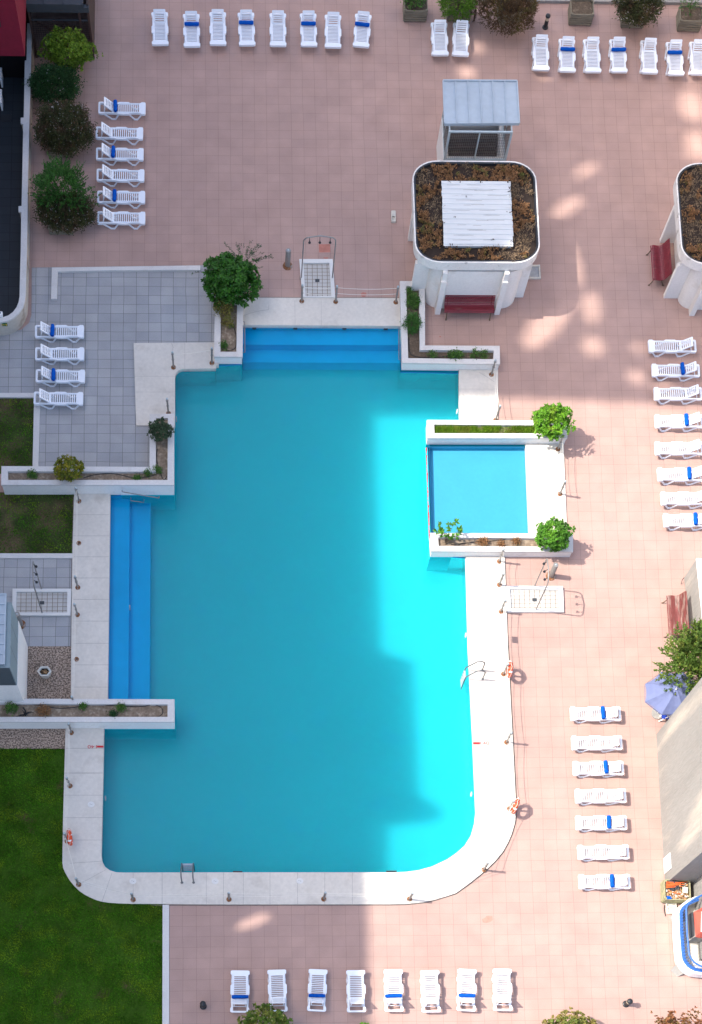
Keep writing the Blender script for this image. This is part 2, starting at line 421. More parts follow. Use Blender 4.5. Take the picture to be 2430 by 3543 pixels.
terr = [at(r, x, y, 0) for r, x, y in [('D', 207, 142), ('D', 1300, 128), ('D', 1400, 128), ('D', 1400, 640), ('D', 1000, 660), ('D', 1000, 1480),
                                       ('D', 240, 1480), ('D', 232, 968), ('D', -120, 968), ('D', -120, 560), ('D', 60, 560), ('D', 140, 545), ('D', 190, 500), ('D', 205, 450)]]
ground_sheet('grey_terrace_paving', 'grey', terr)
ground_sheet('grey_shower_paving', 'grey', ats('H', [(-140, 515), (478, 515), (472, 1106), (-140, 1106)]))
ground_sheet('pebble_paving', 'pebble', ats('H', [(-160, 1100), (470, 1100), (466, 1470), (-160, 1470)]), .008)
ground_sheet('lower_pebble_paving', 'pebble', ats('H', [(-160, 1610), (436, 1610), (432, 1768), (-160, 1768)]))
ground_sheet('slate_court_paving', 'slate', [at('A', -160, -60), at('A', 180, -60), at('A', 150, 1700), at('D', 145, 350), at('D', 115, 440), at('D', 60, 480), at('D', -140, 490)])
dry = random.Random(5)
lawns = [('upper_lawn', 'lawn2', ats('D', [(-140, 975), (232, 975), (222, 1480), (-140, 1480)])),
         ('middle_lawn', 'lawn2', ats('H', [(-160, 100), (486, 100), (478, 502), (-160, 502)])),
         ('main_lawn', 'lawn', [at(r, x, y) for r, x, y in [('H', -160, 1764), ('H', 432, 1764), ('J', 428, 100), ('J', 418, 600), ('J', 420, 655), ('J', 442, 700), ('J', 480, 760), ('J', 530, 808), ('J', 600, 848), ('J', 670, 873), ('J', 765, 884), ('J', 1075, 890), ('J', 1075, 1780), ('J', -160, 1780)]])]
for nm, m_, pts in lawns: ground_sheet(nm, m_, pts)
# grass: short blades all over the lawns, thinner where it is worn
def inside(p, poly):
    c = False; n = len(poly)
    for k in range(n):
        a, d = poly[k], poly[k - 1]
        if (a[1] > p[1]) != (d[1] > p[1]) and p[0] < (d[0] - a[0]) * (p[1] - a[1]) / (d[1] - a[1]) + a[0]: c = not c
    return c
from mathutils import noise as mnoise
def grass(name, pts, per_m2, seed, hmax=.07):
    R = random.Random(seed); b = MB(); P = xy(pts)
    x0, x1 = min(p[0] for p in P), max(p[0] for p in P); y0, y1 = min(p[1] for p in P), max(p[1] for p in P)
    for _ in range(int((x1 - x0) * (y1 - y0) * per_m2)):
        x, y = R.uniform(x0, x1), R.uniform(y0, y1)
        d = mnoise.noise(Vector((x * .9, y * 1.1, seed))) + .5 * mnoise.noise(Vector((x * 3, y * 3, seed + 9)))
        if d < R.uniform(-.75, .1) or not inside((x, y), P): continue
        a = R.uniform(0, 6.28); w = R.uniform(.012, .026); h = R.uniform(.02, hmax); l = R.uniform(.01, .06)
        dx, dy = math.cos(a), math.sin(a)
        i = len(b.v); b.v += [(x - dy * w, y + dx * w, .004), (x + dy * w, y - dx * w, .004), (x + dx * l, y + dy * l, h)]
        b.f.append((i, i + 1, i + 2)); b.m.append(0)
    return struct(b.build(name, 'blade', smooth=0), 'stuff')
grass('lawn_grass', [p for p in lawns[2][2]], 900, 3)
grass('upper_lawn_grass', lawns[0][2], 420, 4, .05)
grass('middle_lawn_grass', lawns[1][2], 420, 6, .05)
# kerbs (real steps)
def kerb(name, pts, h, label, m='rim'):
    b = MB(); b.prism(xy(pts), 0.001, h, bottom=False)
    o = b.build(name, m); return tag(o, label, 'kerb')
kerb('kerb', [at('D', x, y, .10) for x, y in [(338, 142), (700, 137), (1300, 128), (1300, 157), (700, 160), (376, 167), (370, 346), (332, 345)]], .10, 'pale stone kerb turning a corner at the top of the grey terrace')
kerb('kerb', [at('D', x, y, .07) for x, y in [(-100, 955), (226, 955), (262, 990), (250, 1445), (212, 1445), (222, 985), (-100, 982)]], .07, 'pale stone kerb around the worn lawn corner below the grey terrace')
kerb('kerb', [at('H', x, y, .06) for x, y in [(-120, 496), (470, 496), (470, 526), (-120, 526)]], .06, 'pale stone kerb between small lawn and left shower area')
kerb('kerb', [at('J', x, y, .06) for x, y in [(1056, 900), (1098, 900), (1098, 1760), (1054, 1760)]], .06, 'pale stone kerb dividing big lawn from pink tiles at bottom')

# ---- pool outline (inner edge of the surround), clockwise from the top bay
def curve(pts): return pts
poolpx = [('E', 366, 702), ('E', 1378, 708), ('n', 1385, 1285), ('F', 352, 795), ('F', 355, 1035), ('F', 235, 1085), ('n', 1484, 1490), ('n', 1493, 1890), ('G', 165, 885),
          ('G', 328, 896), ('G', 342, 1393), ('I', 90, 350), ('I', 107, 690), ('I', 122, 1050), ('I', 126, 1140), ('I', 118, 1212), ('I', 96, 1290), ('I', 52, 1362),
          ('I', 0, 1408), ('K', 1340, 374), ('K', 1250, 416), ('K', 1170, 438), ('K', 1100, 447), ('K', 1030, 450), ('K', 0, 450), ('J', 800, 692), ('J', 755, 690), ('J', 715, 678), ('J', 683, 655),
          ('J', 665, 622), ('J', 659, 580), ('J', 672, 0), ('H', 677, 1630), ('H', 700, 1430), ('H', 717, 125), ('D', 1130, 1560), ('D', 1136, 1100), ('D', 1136, 850),
          ('D', 1141, 828), ('D', 1158, 808), ('D', 1184, 799), ('D', 1400, 796), ('D', 1405, 775), ('n', 837, 1258)]
pool = [at(r, x, y, CZ) for r, x, y in poolpx]
pool2 = xy(pool)
basin = offset(pool2, .03)
b = MB()
b.sheet(basin, FZ, mi=0)
n = len(basin)
ar = sum(basin[k].x * basin[(k + 1) % n].y - basin[(k + 1) % n].x * basin[k].y for k in range(n))
for k in range(n):
    p, q = basin[k], basin[(k + 1) % n]
    if ar > 0: p, q = q, p
    b.quad((p.x, p.y, FZ), (q.x, q.y, FZ), (q.x, q.y, -.20), (p.x, p.y, -.20), 1)
    b.quad((p.x, p.y, -.20), (q.x, q.y, -.20), (q.x, q.y, -.001), (p.x, p.y, -.001), 2)
struct(b.build('pool_basin', ['poolfloor', 'poolwall', 'band'], smooth=0))
b = MB(); b.prism([(p.x, p.y) for p in offset(pool2, .026)], FZ + .004, WZ); struct(b.build('pool_water', 'water'))
# broad steps under water at the top and on the left
def under(r, x, y, z): return at(r, x, y, z)
b = MB()
tl, tr = at('E', 355, 690, CZ), at('E', 1388, 690, CZ)
for (y, z, zb) in ((829, -.30, FZ), (944, -.62, FZ)):
    a, c = at('E', 362, y, z), at('E', 1378, y, z)
    y1 = at('E', 700, 829, -.30).y + .002 if z < -.5 else tl.y + .015
    b.box(((a.x + c.x) / 2, (a.y + y1) / 2, (z + zb) / 2), (c.x - a.x + .06, y1 - a.y, z - zb))
struct(b.build('top_pool_steps', 'poolstep', smooth=0))
b = MB()
p0, p1 = at('H', 717, 120, CZ), at('H', 700, 1440, CZ)
for (xt, xb, z, prev) in ((842, 834, -.30, None), (977, 971, -.62, (842, 834, -.30))):
    top0, top1 = at('H', xt, 140, z), at('H', xb, 1435, z)
    if prev: i0, i1 = at('H', prev[0], 140, prev[2]) , at('H', prev[1], 1435, prev[2])
    else: i0, i1 = p0 + Vector((-.02, 0, 0)), p1 + Vector((-.02, 0, 0))
    e = .002 if prev else 0
    b.prism([(i0.x + e, p0.y + .1), (i1.x + e, p1.y - .2), (top1.x, p1.y - .2), (top0.x, p0.y + .1)], FZ + .001, z)
struct(b.build('left_pool_steps', 'poolstep', smooth=0))

# ---- white surround slabs
def slab(name, pts, joints=(), edge=True):
    b = MB(); P = xy(pts); b.prism(P, -.12, CZ, mi=0)
    for (j0, j1, w) in joints:
        d = Vector((j1.x - j0.x, j1.y - j0.y)).normalized(); nn = Vector((-d.y, d.x)) * w / 2
        b.quad((j0.x - nn.x, j0.y - nn.y, CZ + .004), (j1.x - nn.x, j1.y - nn.y, CZ + .004), (j1.x + nn.x, j1.y + nn.y, CZ + .004), (j0.x + nn.x, j0.y + nn.y, CZ + .004), 1)
    return struct(b.build(name, ['coping', 'joint'], smooth=0))
def J(r, x0, y0, x1, y1, w=.012): return (at(r, x0, y0, CZ), at(r, x1, y1, CZ), w)
def crack(r, pts, w=.010): return [J(r, *pts[k], *pts[k + 1], w) for k in range(len(pts) - 1)]
slab('pool_surround_top', ats('E', [(330, 524), (1400, 528), (1400, 708), (1378, 708), (366, 702), (330, 702)], CZ),
     [J('E', 695, 545, 697, 702, .006), J('E', 866, 545, 868, 704, .006)] + crack('E', [(366, 640), (410, 625), (470, 610), (525, 603), (527, 570)], .008))
slab('pool_surround_left_top', [at(r, x, y, CZ) for r, x, y in [('D', 868, 632), ('D', 1420, 627), ('D', 1420, 775), ('D', 1405, 775), ('D', 1400, 796), ('D', 1184, 799), ('D', 1158, 808), ('D', 1141, 828), ('D', 1136, 850), ('D', 1136, 1168), ('D', 885, 1166)]],
     [J('D', 875, 848, 1136, 848, .006), J('D', 1200, 630, 1200, 797, .006), J('D', 880, 950, 1136, 950, .005)] + crack('D', [(1113, 632), (1125, 660), (1116, 690)], .007))
slab('pool_surround_right_top', ats('F', [(352, 770), (552, 770), (552, 1060), (355, 1060)], CZ),
     [J('F', 352, 880, 548, 880, .005)] + crack('F', [(455, 795), (490, 815), (535, 845)], .008) + crack('F', [(370, 905), (405, 945), (440, 985), (470, 1035)], .006))
slab('paddling_pool_surround', ats('G', [(648, 280), (852, 280), (872, 790), (668, 790)], CZ), [J('G', 655, 440, 858, 440, .005), J('G', 662, 600, 864, 600, .005)])
outer = [('G', 536, 870), ('G', 555, 1393), ('I', 335, 80), ('I', 355, 480), ('I', 372, 800), ('I', 385, 1060), ('I', 386, 1120), ('I', 383, 1190), ('I', 374, 1232), ('I', 358, 1285), ('I', 335, 1340), ('I', 300, 1402),
         ('I', 250, 1462), ('I', 200, 1510), ('I', 150, 1553), ('I', 75, 1612), ('K', 1390, 570), ('K', 1340, 587), ('K', 1270, 608), ('K', 1200, 623), ('K', 1100, 633), ('K', 1000, 635), ('K', 0, 636), ('J', 1058, 895), ('J', 850, 894), ('J', 765, 891), ('J', 700, 886), ('J', 660, 880),
         ('J', 620, 868), ('J', 585, 852), ('J', 550, 834), ('J', 515, 810), ('J', 480, 775), ('J', 450, 738), ('J', 425, 695), ('J', 412, 665), ('J', 406, 630), ('J', 406, 590), ('J', 410, 350), ('J', 418, 50), ('H', 427, 1610)]
inner = [('H', 677, 1610), ('J', 672, 0), ('J', 659, 580), ('J', 665, 622), ('J', 683, 655), ('J', 715, 678), ('J', 755, 690), ('J', 800, 692), ('K', 0, 450), ('K', 1030, 450), ('K', 1100, 447), ('K', 1170, 438), ('K', 1250, 416), ('K', 1340, 374), ('I', 0, 1408), ('I', 52, 1362),
         ('I', 96, 1290), ('I', 118, 1212), ('I', 126, 1140), ('I', 122, 1050), ('I', 107, 690), ('I', 90, 350), ('G', 342, 1393), ('G', 328, 870)]
js = [J('J', 423, y, 668, y, .009) for y in (46, 190, 336, 481)] + [J('J', 455, 632, 662, 618, .009), J('J', 512, 770, 690, 672, .008), J('J', 663, 880, 728, 695, .009)]
js += [J('K', x, 452, x, 634, .009) for x in (-60, 40, 155, 310, 470, 628, 788, 955)] + [J('J', 865, 693, 865, 892, .009), J('J', 1053, 693, 1053, 893, .012)]
js += [J('I', 25, 1398, 140, 1545, .008), J('I', 85, 1325, 300, 1400, .008), J('K', 1110, 447, 1135, 630, .008), J('K', 1215, 430, 1290, 600, .008), J('H', 428, 1762, 673, 1762, .009), J('H', 424, 1922, 670, 1922, .009)]
js += [J('I', 100, 225, 340, 225, .006), J('I', 100, 403, 348, 403, .006), J('I', 108, 705, 365, 708, .006), J('I', 115, 842, 372, 845, .006), J('G', 335, 1065, 540, 1065, .006), J('G', 338, 1222, 545, 1222, .006)]
slab('pool_surround', [at(r, x, y, CZ) for r, x, y in outer + inner], js)
slab('pool_surround_left', ats('H', [(482, 100), (717, 100), (700, 1470), (460, 1470), (465, 900), (471, 480)], CZ),
     [J('H', 478, y, 708, y, .010) for y in (246, 383, 519, 656, 795, 936, 1080, 1220, 1364)])
# thin dark strip between surround and pavers
b = MB()
def seam(r, pts, w=.03):
    P = [at(r, x, y, .006) for x, y in pts]
    for k in range(len(P) - 1):
        a, c = P[k], P[k + 1]; d = (c - a).normalized(); nn = Vector((-d.y, d.x, 0)) * w / 2
        b.quad(a - nn, c - nn, c + nn, a + nn)
seam('G', [(538, 905), (557, 1393)], .03)
seam('I', [(337, 60), (359, 480), (376, 800), (389, 1060), (390, 1120), (387, 1192), (378, 1234), (362, 1288), (338, 1344), (303, 1406), (253, 1466), (203, 1515), (153, 1558), (78, 1618), (0, 1672)], .04)
seam('K', [(1395, 574), (1270, 613), (1200, 628), (1100, 638), (1000, 640), (0, 641), (-380, 641)], .035)
seam('G', [(850, 305), (872, 770)], .03)
seam('F', [(550, 800), (552, 1035)], .02)
seam('H', [(478, 132), (468, 500), (463, 900), (457, 1437)], .03)
seam('E', [(362, 522), (1378, 526)], .02)
struct(b.build('surround_seam', 'edge', smooth=0))

# ---- paddling pool
kz = -.05
kid = ats('G', [(126, 303), (648, 303), (668, 768), (142, 768)], CZ)
kb = offset(xy(kid), .02); b = MB(); b.sheet(kb, -.20)
n = len(kb)
for k in range(n):
    p, q = kb[k], kb[(k + 1) % n]
    ar = sum(kb[i].x * kb[(i + 1) % n].y - kb[(i + 1) % n].x * kb[i].y for i in range(n))
    if ar > 0: p, q = q, p
    kt = -.032 if max(p.x, q.x) < (kid[0].x + kid[1].x) / 2 else CZ - .004
    b.quad((p.x, p.y, -.20), (q.x, q.y, -.20), (q.x, q.y, kt), (p.x, p.y, kt), 1)
struct(b.build('paddling_pool_basin', ['kidfloor', 'kidfloor'], smooth=0))
b = MB(); b.sheet(offset(xy(kid), .018), kz); struct(b.build('paddling_pool_water', 'kidwater'))
b = MB(); a0, a1 = at('G', 121, 300, CZ), at('G', 138, 800, CZ)
b.prism([(a0.x - .05, a0.y), (a1.x - .05, a1.y), (a1.x + .03, a1.y), (a0.x + .03, a0.y)], FZ, -.031, mi=0)
R_ = random.Random(2)
for k in range(26):      # worn red stripe on the dividing wall
    t0, t1 = k / 26, (k + R_.uniform(.75, 1.0)) / 26
    p, q = a0.lerp(a1, t0), a0.lerp(a1, t1); w = R_.uniform(.03, .05)
    b.quad((p.x - .04, p.y, -.027), (p.x - .04 + w, p.y, -.027), (q.x - .04 + w, q.y, -.027), (q.x - .04, q.y, -.027), 1)
tag(b.build('dividing_wall', ['poolwall', 'redpaint'], smooth=0), 'thin wall with worn red stripe between main pool and paddling pool', 'wall')

# ---- planters in the pool edge
def planter(label, outer, inner, z, zb, soil='soil', sd=.12):
    c = Vector((sum(p.x for p in outer) / len(outer), sum(p.y for p in outer) / len(outer), 0))
    t = thing('raised_planter', c, label, 'planter', None)
    O, I_ = xy(outer), xy(inner)
    b = MB(); b.prism(O, z - .09, z, [I_]); b.build('rim', 'rim', t, smooth=0)
    wo, wi = offset(O, -.025), offset(I_, -.004)
    b = MB(); b.prism(wo, -.02, z - .09, [xy(wi)], mi=0, bottom=False, top=False)
    b.prism(wo, zb, -.02, [xy(wi)], mi=1, top=False, bottom=False)
    b.build('wall', ['render', 'poolwall'], t, smooth=0)
    b = MB()
    P = offset(I_, .02); x0, x1 = min(p.x for p in P), max(p.x for p in P); y0, y1 = min(p.y for p in P), max(p.y for p in P)
    b.sheet(xy(P), z - sd); b.build('soil', soil, t, smooth=0)
    return t
PZ = .46
pl1 = planter('white planter with big laurel bush at top left of pool', ats('E', [(178, 515), (362, 515), (356, 908), (170, 908)], PZ), ats('E', [(216, 560), (320, 560), (316, 876), (212, 876)], PZ), PZ, FZ)
pl2 = planter('white L-shaped planter with green weeds below the kiosk bench', ats('F', [(50, 328), (178, 328), (179, 657), (560, 659), (562, 752), (62, 746)], PZ), ats('F', [(82, 355), (148, 355), (152, 680), (530, 683), (528, 727), (93, 722)], PZ), PZ, FZ, 'soild')
pl3 = planter('white planter with grass strip above the paddling pool', ats('F', [(188, 1037), (908, 1041), (906, 1130), (190, 1130)], PZ), ats('F', [(225, 1060), (870, 1066), (868, 1106), (227, 1105)], PZ), PZ, FZ)
pl4 = planter('white planter with bare soil below the paddling pool', ats('G', [(138, 764), (903, 768), (903, 865), (143, 862)], PZ), ats('G', [(180, 788), (868, 794), (866, 838), (183, 834)], PZ), PZ, FZ)
PW = .72
pl5 = planter('white planter with bare soil and dead roots beside white building', ats('H', [(-120, 1438), (1133, 1443), (1133, 1590), (-120, 1590)], PW), ats('H', [(-90, 1470), (1088, 1476), (1088, 1557), (-90, 1557)], PW), PW, FZ)
pl6 = planter('white L-shaped planter with yellow-green shrub below grey terrace', ats('D', [(10, 1430), (972, 1435), (972, 1092), (1130, 1090), (1130, 1552), (8, 1552)], PW), ats('D', [(52, 1463), (1012, 1466), (1012, 1118), (1090, 1118), (1088, 1520), (52, 1520)], PW), PW, FZ)
# ================================================================== KIOSKS
def kiosk(label, dx):
    zt, zu = 2.60, 2.20
    xl, xr = at('n', 1431, 720, zt).x, at('n', 1862, 720, zt).x
    yt, yb = at('n', 1640, 556, zt).y, at('n', 1640, 909, zt).y
    cx, cy = (xl + xr) / 2, (yt + yb) / 2
    c = Vector((cx + dx, cy, 0))
    t = thing('kiosk', c, label, 'kiosk')
    def P(x, y): return (x - cx + c.x, y - cy + c.y)
    roof_o = [P(*p) for p in rrect(xl, yb, xr, yt, 1.0, .85, 8)]
    roof_i = [(p.x, p.y) for p in offset(roof_o, -.05)]
    b = MB(); b.prism(roof_o, zu, zt, [roof_i]); b.prism([(p.x, p.y) for p in offset(roof_o, -.04)], zu + .01, zt - .16)
    rf = b.build('roof', 'fascia', t)
    b = MB(); b.prism(roof_i, zt - .155, zt - .01, [[(p.x, p.y) for p in offset(roof_i, -.07)]], bottom=False); b.build('gutter', 'black', rf, origin=c)
    # bed of dead plants on the roof
    xo = at('n', 1529, 700, zt).x - cx + c.x; xq = at('n', 1769, 700, zt).x - cx + c.x
    yo = at('n', 1650, 853, zt).y - cy + c.y; yq = at('n', 1650, 628, zt).y - cy + c.y
    sk = [(xo, yo), (xq, yo), (xq, yq), (xo, yq)]
    b = MB(); b.sheet([(p.x, p.y) for p in offset(roof_i, -.06)], zt - .12); b.build('planting_bed', 'peat', rf, origin=c)
    R = random.Random(int(c.x * 7) + 3)
    bl = MB(); bs = MB()
    ins = [(p.x, p.y) for p in offset(roof_i, -.11)]
    def spray(m, x, y, z, n, s, flat):
        for _ in range(n):
            a = R.uniform(0, 6.28); el = R.uniform(.05, 1.3); l = s * R.uniform(.5, 1.2); w = l * R.uniform(.22, .45) * flat
            d = Vector((math.cos(a) * math.cos(el), math.sin(a) * math.cos(el), math.sin(el))); q = Vector((-math.sin(a), math.cos(a), R.uniform(-.3, .3))) * w
            o = Vector((x, y, z)) + Vector((R.gauss(0, s * .5), R.gauss(0, s * .5), R.uniform(0, s)))
            m.quad(o, o + d * l * .5 + q, o + d * l, o + d * l * .5 - q)
    n_ = 0
    while n_ < 520:
        x, y = R.uniform(xl, xr) - cx + c.x, R.uniform(yb, yt)
        if not inside((x, y), ins): continue
        if xo + .0 < x < xq - .02 and yo + .0 < y < yq - .0: continue
        d = mnoise.noise(Vector((x * 1.3, y * 1.3, 4.0 + c.x)))
        n_ += 1
        if d > -.08: spray(bl, x, y, zt - .1, 20, .085, .9)
        else: spray(bs, x, y, zt - .1, 10, .13, .2)
    b = bl; b.build('dry_shrubs', 'leaf_dry', rf, origin=c, smooth=0)['kind'] = 'stuff'
    bs.build('dry_stalks', 'leaf_straw', rf, origin=c, smooth=0)['kind'] = 'stuff'
    # skylight of white trapezoidal sheet, ribs running across
    b = MB(); nr = 13; pitch = (yq - yo) / nr
    for k in range(nr):
        y0 = yo + k * pitch
        e0 = R.uniform(-.025, .015); e1 = R.uniform(-.015, .025)
        prof = [(0, 0), (.30, 0), (.38, .026), (.62, .026), (.70, 0), (1, 0)]
        for (u0, h0), (u1, h1) in zip(prof[:-1], prof[1:]):
            b.quad((xo - e0, y0 + u0 * pitch, zt + .02 + h0), (xq + e1, y0 + u0 * pitch, zt + .02 + h0), (xq + e1, y0 + u1 * pitch, zt + .02 + h1), (xo - e0, y0 + u1 * pitch, zt + .02 + h1))
        for _ in range(2):       # dirt lying in the troughs
            u = R.uniform(0, .7); l = R.uniform(.1, .3); X0, X1 = xo + (xq - xo) * u, xo + (xq - xo) * (u + l); yd = y0 + R.uniform(.05, .2) * pitch
            b.quad((X0, yd, zt + .0225), (X1, yd, zt + .0225), (X1, yd + .011, zt + .0225), (X0, yd + .011, zt + .0225), 1)
    b.prism([(xo + .08, yo + .04), (xq - .08, yo + .04), (xq - .08, yq - .04), (xo + .08, yq - .04)], zt - .12, zt + .015)
    sl = b.build('skylight', ['roofsheet', 'joint'], t, smooth=0)
    b = MB()
    for k in range(13):
        x, y = (R.uniform(xo, xq), R.choice([yq - .06, yo + .05, R.uniform(yo, yq)])) if k % 3 else (R.choice([xq - .06, xo + .05]), R.uniform(yo, yq))
        for _ in range(4):
            b.lathe((x + R.gauss(0, .03), y + R.gauss(0, .02), zt + .05), [(.0, -.02), (R.uniform(.01, .028), 0), (0, .02)], 6, cap=False)
    b.build('leaf_litter', 'dirt', sl, origin=c)['kind'] = 'stuff'
    # body
    bx0, bx1 = at('n', 1468, 1050).x, at('n', 1781, 1050).x
    by0, by1 = at('n', 1620, 1067).y, at('n', 1620, 792).y
    body = [P(*p) for p in rrect(bx0, by0, bx1, by1, .62, .5, 8)]
    b = MB(); b.prism(body, 0, zu - .14, bottom=False); b.prism([(p.x, p.y) for p in offset(body, -.10)], zu - .14, zu + .01, mi=1, bottom=False, top=False)
    b.build('wall', ['render', 'black'], t)
    def fin(x0, y0, x1, y1, ax):
        b = MB(); p, q = P(x0, y0), P(x1, y1)
        a = (min(p[0], q[0]), min(p[1], q[1])); d = (max(p[0], q[0]), max(p[1], q[1]))
        b.prism([a, (d[0], a[1]), d, (a[0], d[1])], 0, zu - .38, bottom=False)
        m = {'S': [(a[0] + .02, a[1] + .07), (d[0] - .02, d[1])], 'N': [(a[0] + .02, a[1]), (d[0] - .02, d[1] - .07)], 'W': [(a[0] + .07, a[1] + .02), (d[0], d[1] - .02)], 'E': [(a[0], a[1] + .02), (d[0] - .07, d[1] - .02)]}[ax]
        b.prism([m[0], (m[1][0], m[0][1]), m[1], (m[0][0], m[1][1])], zu - .38, zu, bottom=False)
        b.build('buttress', 'render', t, smooth=0)
    fs = at('n', 1620, 1089).y; fw = at('n', 1418, 1010).x; fe = at('n', 1810, 1029).x; fn = 2 * (by0 + by1) / 2 - fs
    for x0, x1 in ((at('n', 1505, 1089).x, at('n', 1523, 1089).x), (at('n', 1710, 1089).x, at('n', 1728, 1089).x)):
        fin(x0, fs, x1, by0 + .08, 'S'); fin(x0, by1 - .08, x1, fn, 'N')
    for y0 in (at('n', 1810, 1029).y, at('n', 1409, 834).y):
        fin(fw, y0, bx0 + .08, y0 + .17, 'W'); fin(bx1 - .08, y0, fe, y0 + .17, 'E')
    return t
k_dx = at('n', 2347, 722, 2.6).x - at('n', 1431, 720, 2.6).x
kiosk('white kiosk with dead plants around its corrugated skylight, standing right of the pool', 0.0)
kiosk('white kiosk with planted roof cut off by the right edge of the photo', k_dx)

# ---- sheet-roofed cage over a stairwell behind the kiosk
zt, zb = 2.95, 1.48
t = thing('stair_shelter', at('n', 1665, 560), 'blue-grey metal roofed mesh shelter standing behind the kiosk', 'shelter')
r0 = [at('Q', 425, 93, zt), at('Q', 1241, 97, zt), at('Q', 1268, 560, zt), at('Q', 441, 566, zt)]
b = MB(); P = xy(r0); b.prism([P[3], P[2], P[1], P[0]], zt - .07, zt - .01, mi=0)
for k in range(7):
    u = k / 6; p = r0[0].lerp(r0[1], u); q = r0[3].lerp(r0[2], u)
    b.beam((p.x, p.y, zt + .0), (q.x, q.y, zt + .0), .045, .06, 0)
b.beam(r0[0], r0[1], .05, .08); b.beam(r0[3] - Vector((0, 0, .03)), r0[2] - Vector((0, 0, .03)), .05, .12)
b.build('roof', 'sheet', t, smooth=0)
fl, fr = at('Q', 440, 965, zb), at('Q', 1108, 965, zb)
yb_ = fl.y; yt_ = r0[0].y - .25
x0, x1 = fl.x, fr.x
b = MB()
for x in (x0, (x0 + x1) / 2 - .02, x1): b.box((x, yb_, (zt + zb) / 2 - .04), (.085 if x in (x0, x1) else .05, .06, zt - zb - .08))
for x in (x0, x1): b.box((x, yt_, (zt + zb) / 2 - .04), (.07, .06, zt - zb - .08)); b.box((x, (yb_ + yt_) / 2, (zt + zb) / 2 - .04), (.05, .05, zt - zb - .08))
for z in (zb + .03, zt - .10):
    b.box(((x0 + x1) / 2, yb_ - .004, z), (x1 - x0 + .08, .06, .06)); b.box(((x0 + x1) / 2, yt_, z), (x1 - x0, .05, .06))
    for x in (x0, x1): b.box((x, (yb_ + yt_) / 2, z), (.05, yt_ - yb_ - .06, .055))
b.build('frame', 'frame', t, smooth=0)
def mesh_panel(p, q, z0, z1, step=.075, r=.006):
    b = MB(); p, q = Vector(p), Vector(q); n = max(2, int((q - p).length / step))
    for k in range(1, n):
        c = p.lerp(q, k / n); b.box((c.x, c.y, (z0 + z1) / 2), (r * 1.6, r * 1.6, z1 - z0))
    m = int((z1 - z0) / step)
    for k in range(1, m):
        z = z0 + (z1 - z0) * k / m; b.beam((p.x, p.y, z), (q.x, q.y, z), r * 1.6, r * 1.6)
    return b
mesh_panel((x0, yb_, 0), (x1, yb_, 0), zb + .06, zt - .12).build('mesh_panel', 'wire', t, smooth=0)
mesh_panel((x0, yb_, 0), (x0, yt_, 0), zb + .06, zt - .12).build('mesh_panel', 'wire', t, smooth=0)
mesh_panel((x1, yb_, 0), (x1, yt_, 0), zb + .06, zt - .12).build('mesh_panel', 'wire', t, smooth=0)
b = MB(); w = .16
b.prism([(x0 - .04, yb_ - .03), (x1 + .04, yb_ - .03), (x1 + .04, yt_ + .03), (x0 - .04, yt_ + .03)], 0, zb, [[(x0 + w, yb_ + w), (x1 - w, yb_ + w), (x1 - w, yt_ - w), (x0 + w, yt_ - w)]], bottom=False)
b.build('plinth_wall', 'render', t, smooth=0)
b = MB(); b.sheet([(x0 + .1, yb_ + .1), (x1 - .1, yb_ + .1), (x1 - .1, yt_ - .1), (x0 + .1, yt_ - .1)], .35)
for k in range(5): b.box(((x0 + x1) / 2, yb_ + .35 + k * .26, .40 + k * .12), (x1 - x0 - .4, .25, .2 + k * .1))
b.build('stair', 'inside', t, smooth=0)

# ================================================================== BENCHES
def bench(loc, th, label, m, L=2.0):
    t = thing('bench', loc, label, 'bench', 'slatted benches by the pool')
    M = Matrix.Translation(loc) @ Matrix.Diagonal((1, SY, 1, 1)) @ Matrix.Rotation(rad(th), 4, 'Z')
    prof = [(0, .40), (.055, .425), (.11, .43), (.165, .425), (.22, .415), (.275, .405), (.33, .405), (.385, .42), (.435, .455), (.475, .505), (.505, .56), (.53, .62), (.555, .68), (.585, .74), (.62, .79)]
    seat, back = MB(), MB()
    for k, (y, z) in enumerate(prof):
        a = prof[max(0, k - 1)]; c = prof[min(len(prof) - 1, k + 1)]
        d = Vector((0, c[0] - a[0], c[1] - a[1])).normalized()
        tgt = seat if k < 8 else back
        tgt.beam((-L / 2, y, z), (L / 2, y, z), .03 if False else .046, .028, up=(0, -d.z, d.y))
    seat.build('seat', m, t, M=M, smooth=0); back.build('backrest', m, t, M=M, smooth=0)
    for x in (-L / 2 + .12, L / 2 - .12):
        b = MB(); b.tube([(x, y, z - .03) for y, z in prof[::2]], .018, 6)
        b.tube([(x, .05, .39), (x, .03, .2), (x, -.04, .02)], .022, 6); b.tube([(x, .36, .38), (x, .42, .2), (x, .52, .02)], .022, 6)
        b.box((x, -.05, .012), (.05, .08, .024)); b.box((x, .53, .012), (.05, .08, .024))
        b.build('leg_frame', 'bark', t, M=M)
    return t
bench(at('n', 1619, 1104), 0, 'dark maroon slatted bench against the front of the kiosk', 'maroon')
bench(at('n', 2246, 935), -90, 'maroon slatted bench between the buttresses of the right-edge kiosk', 'maroon', 1.95)
bench(at('n', 2301, 2146), -90, 'sun-faded red slatted bench by the low grey wall at right', 'faded', 2.0)

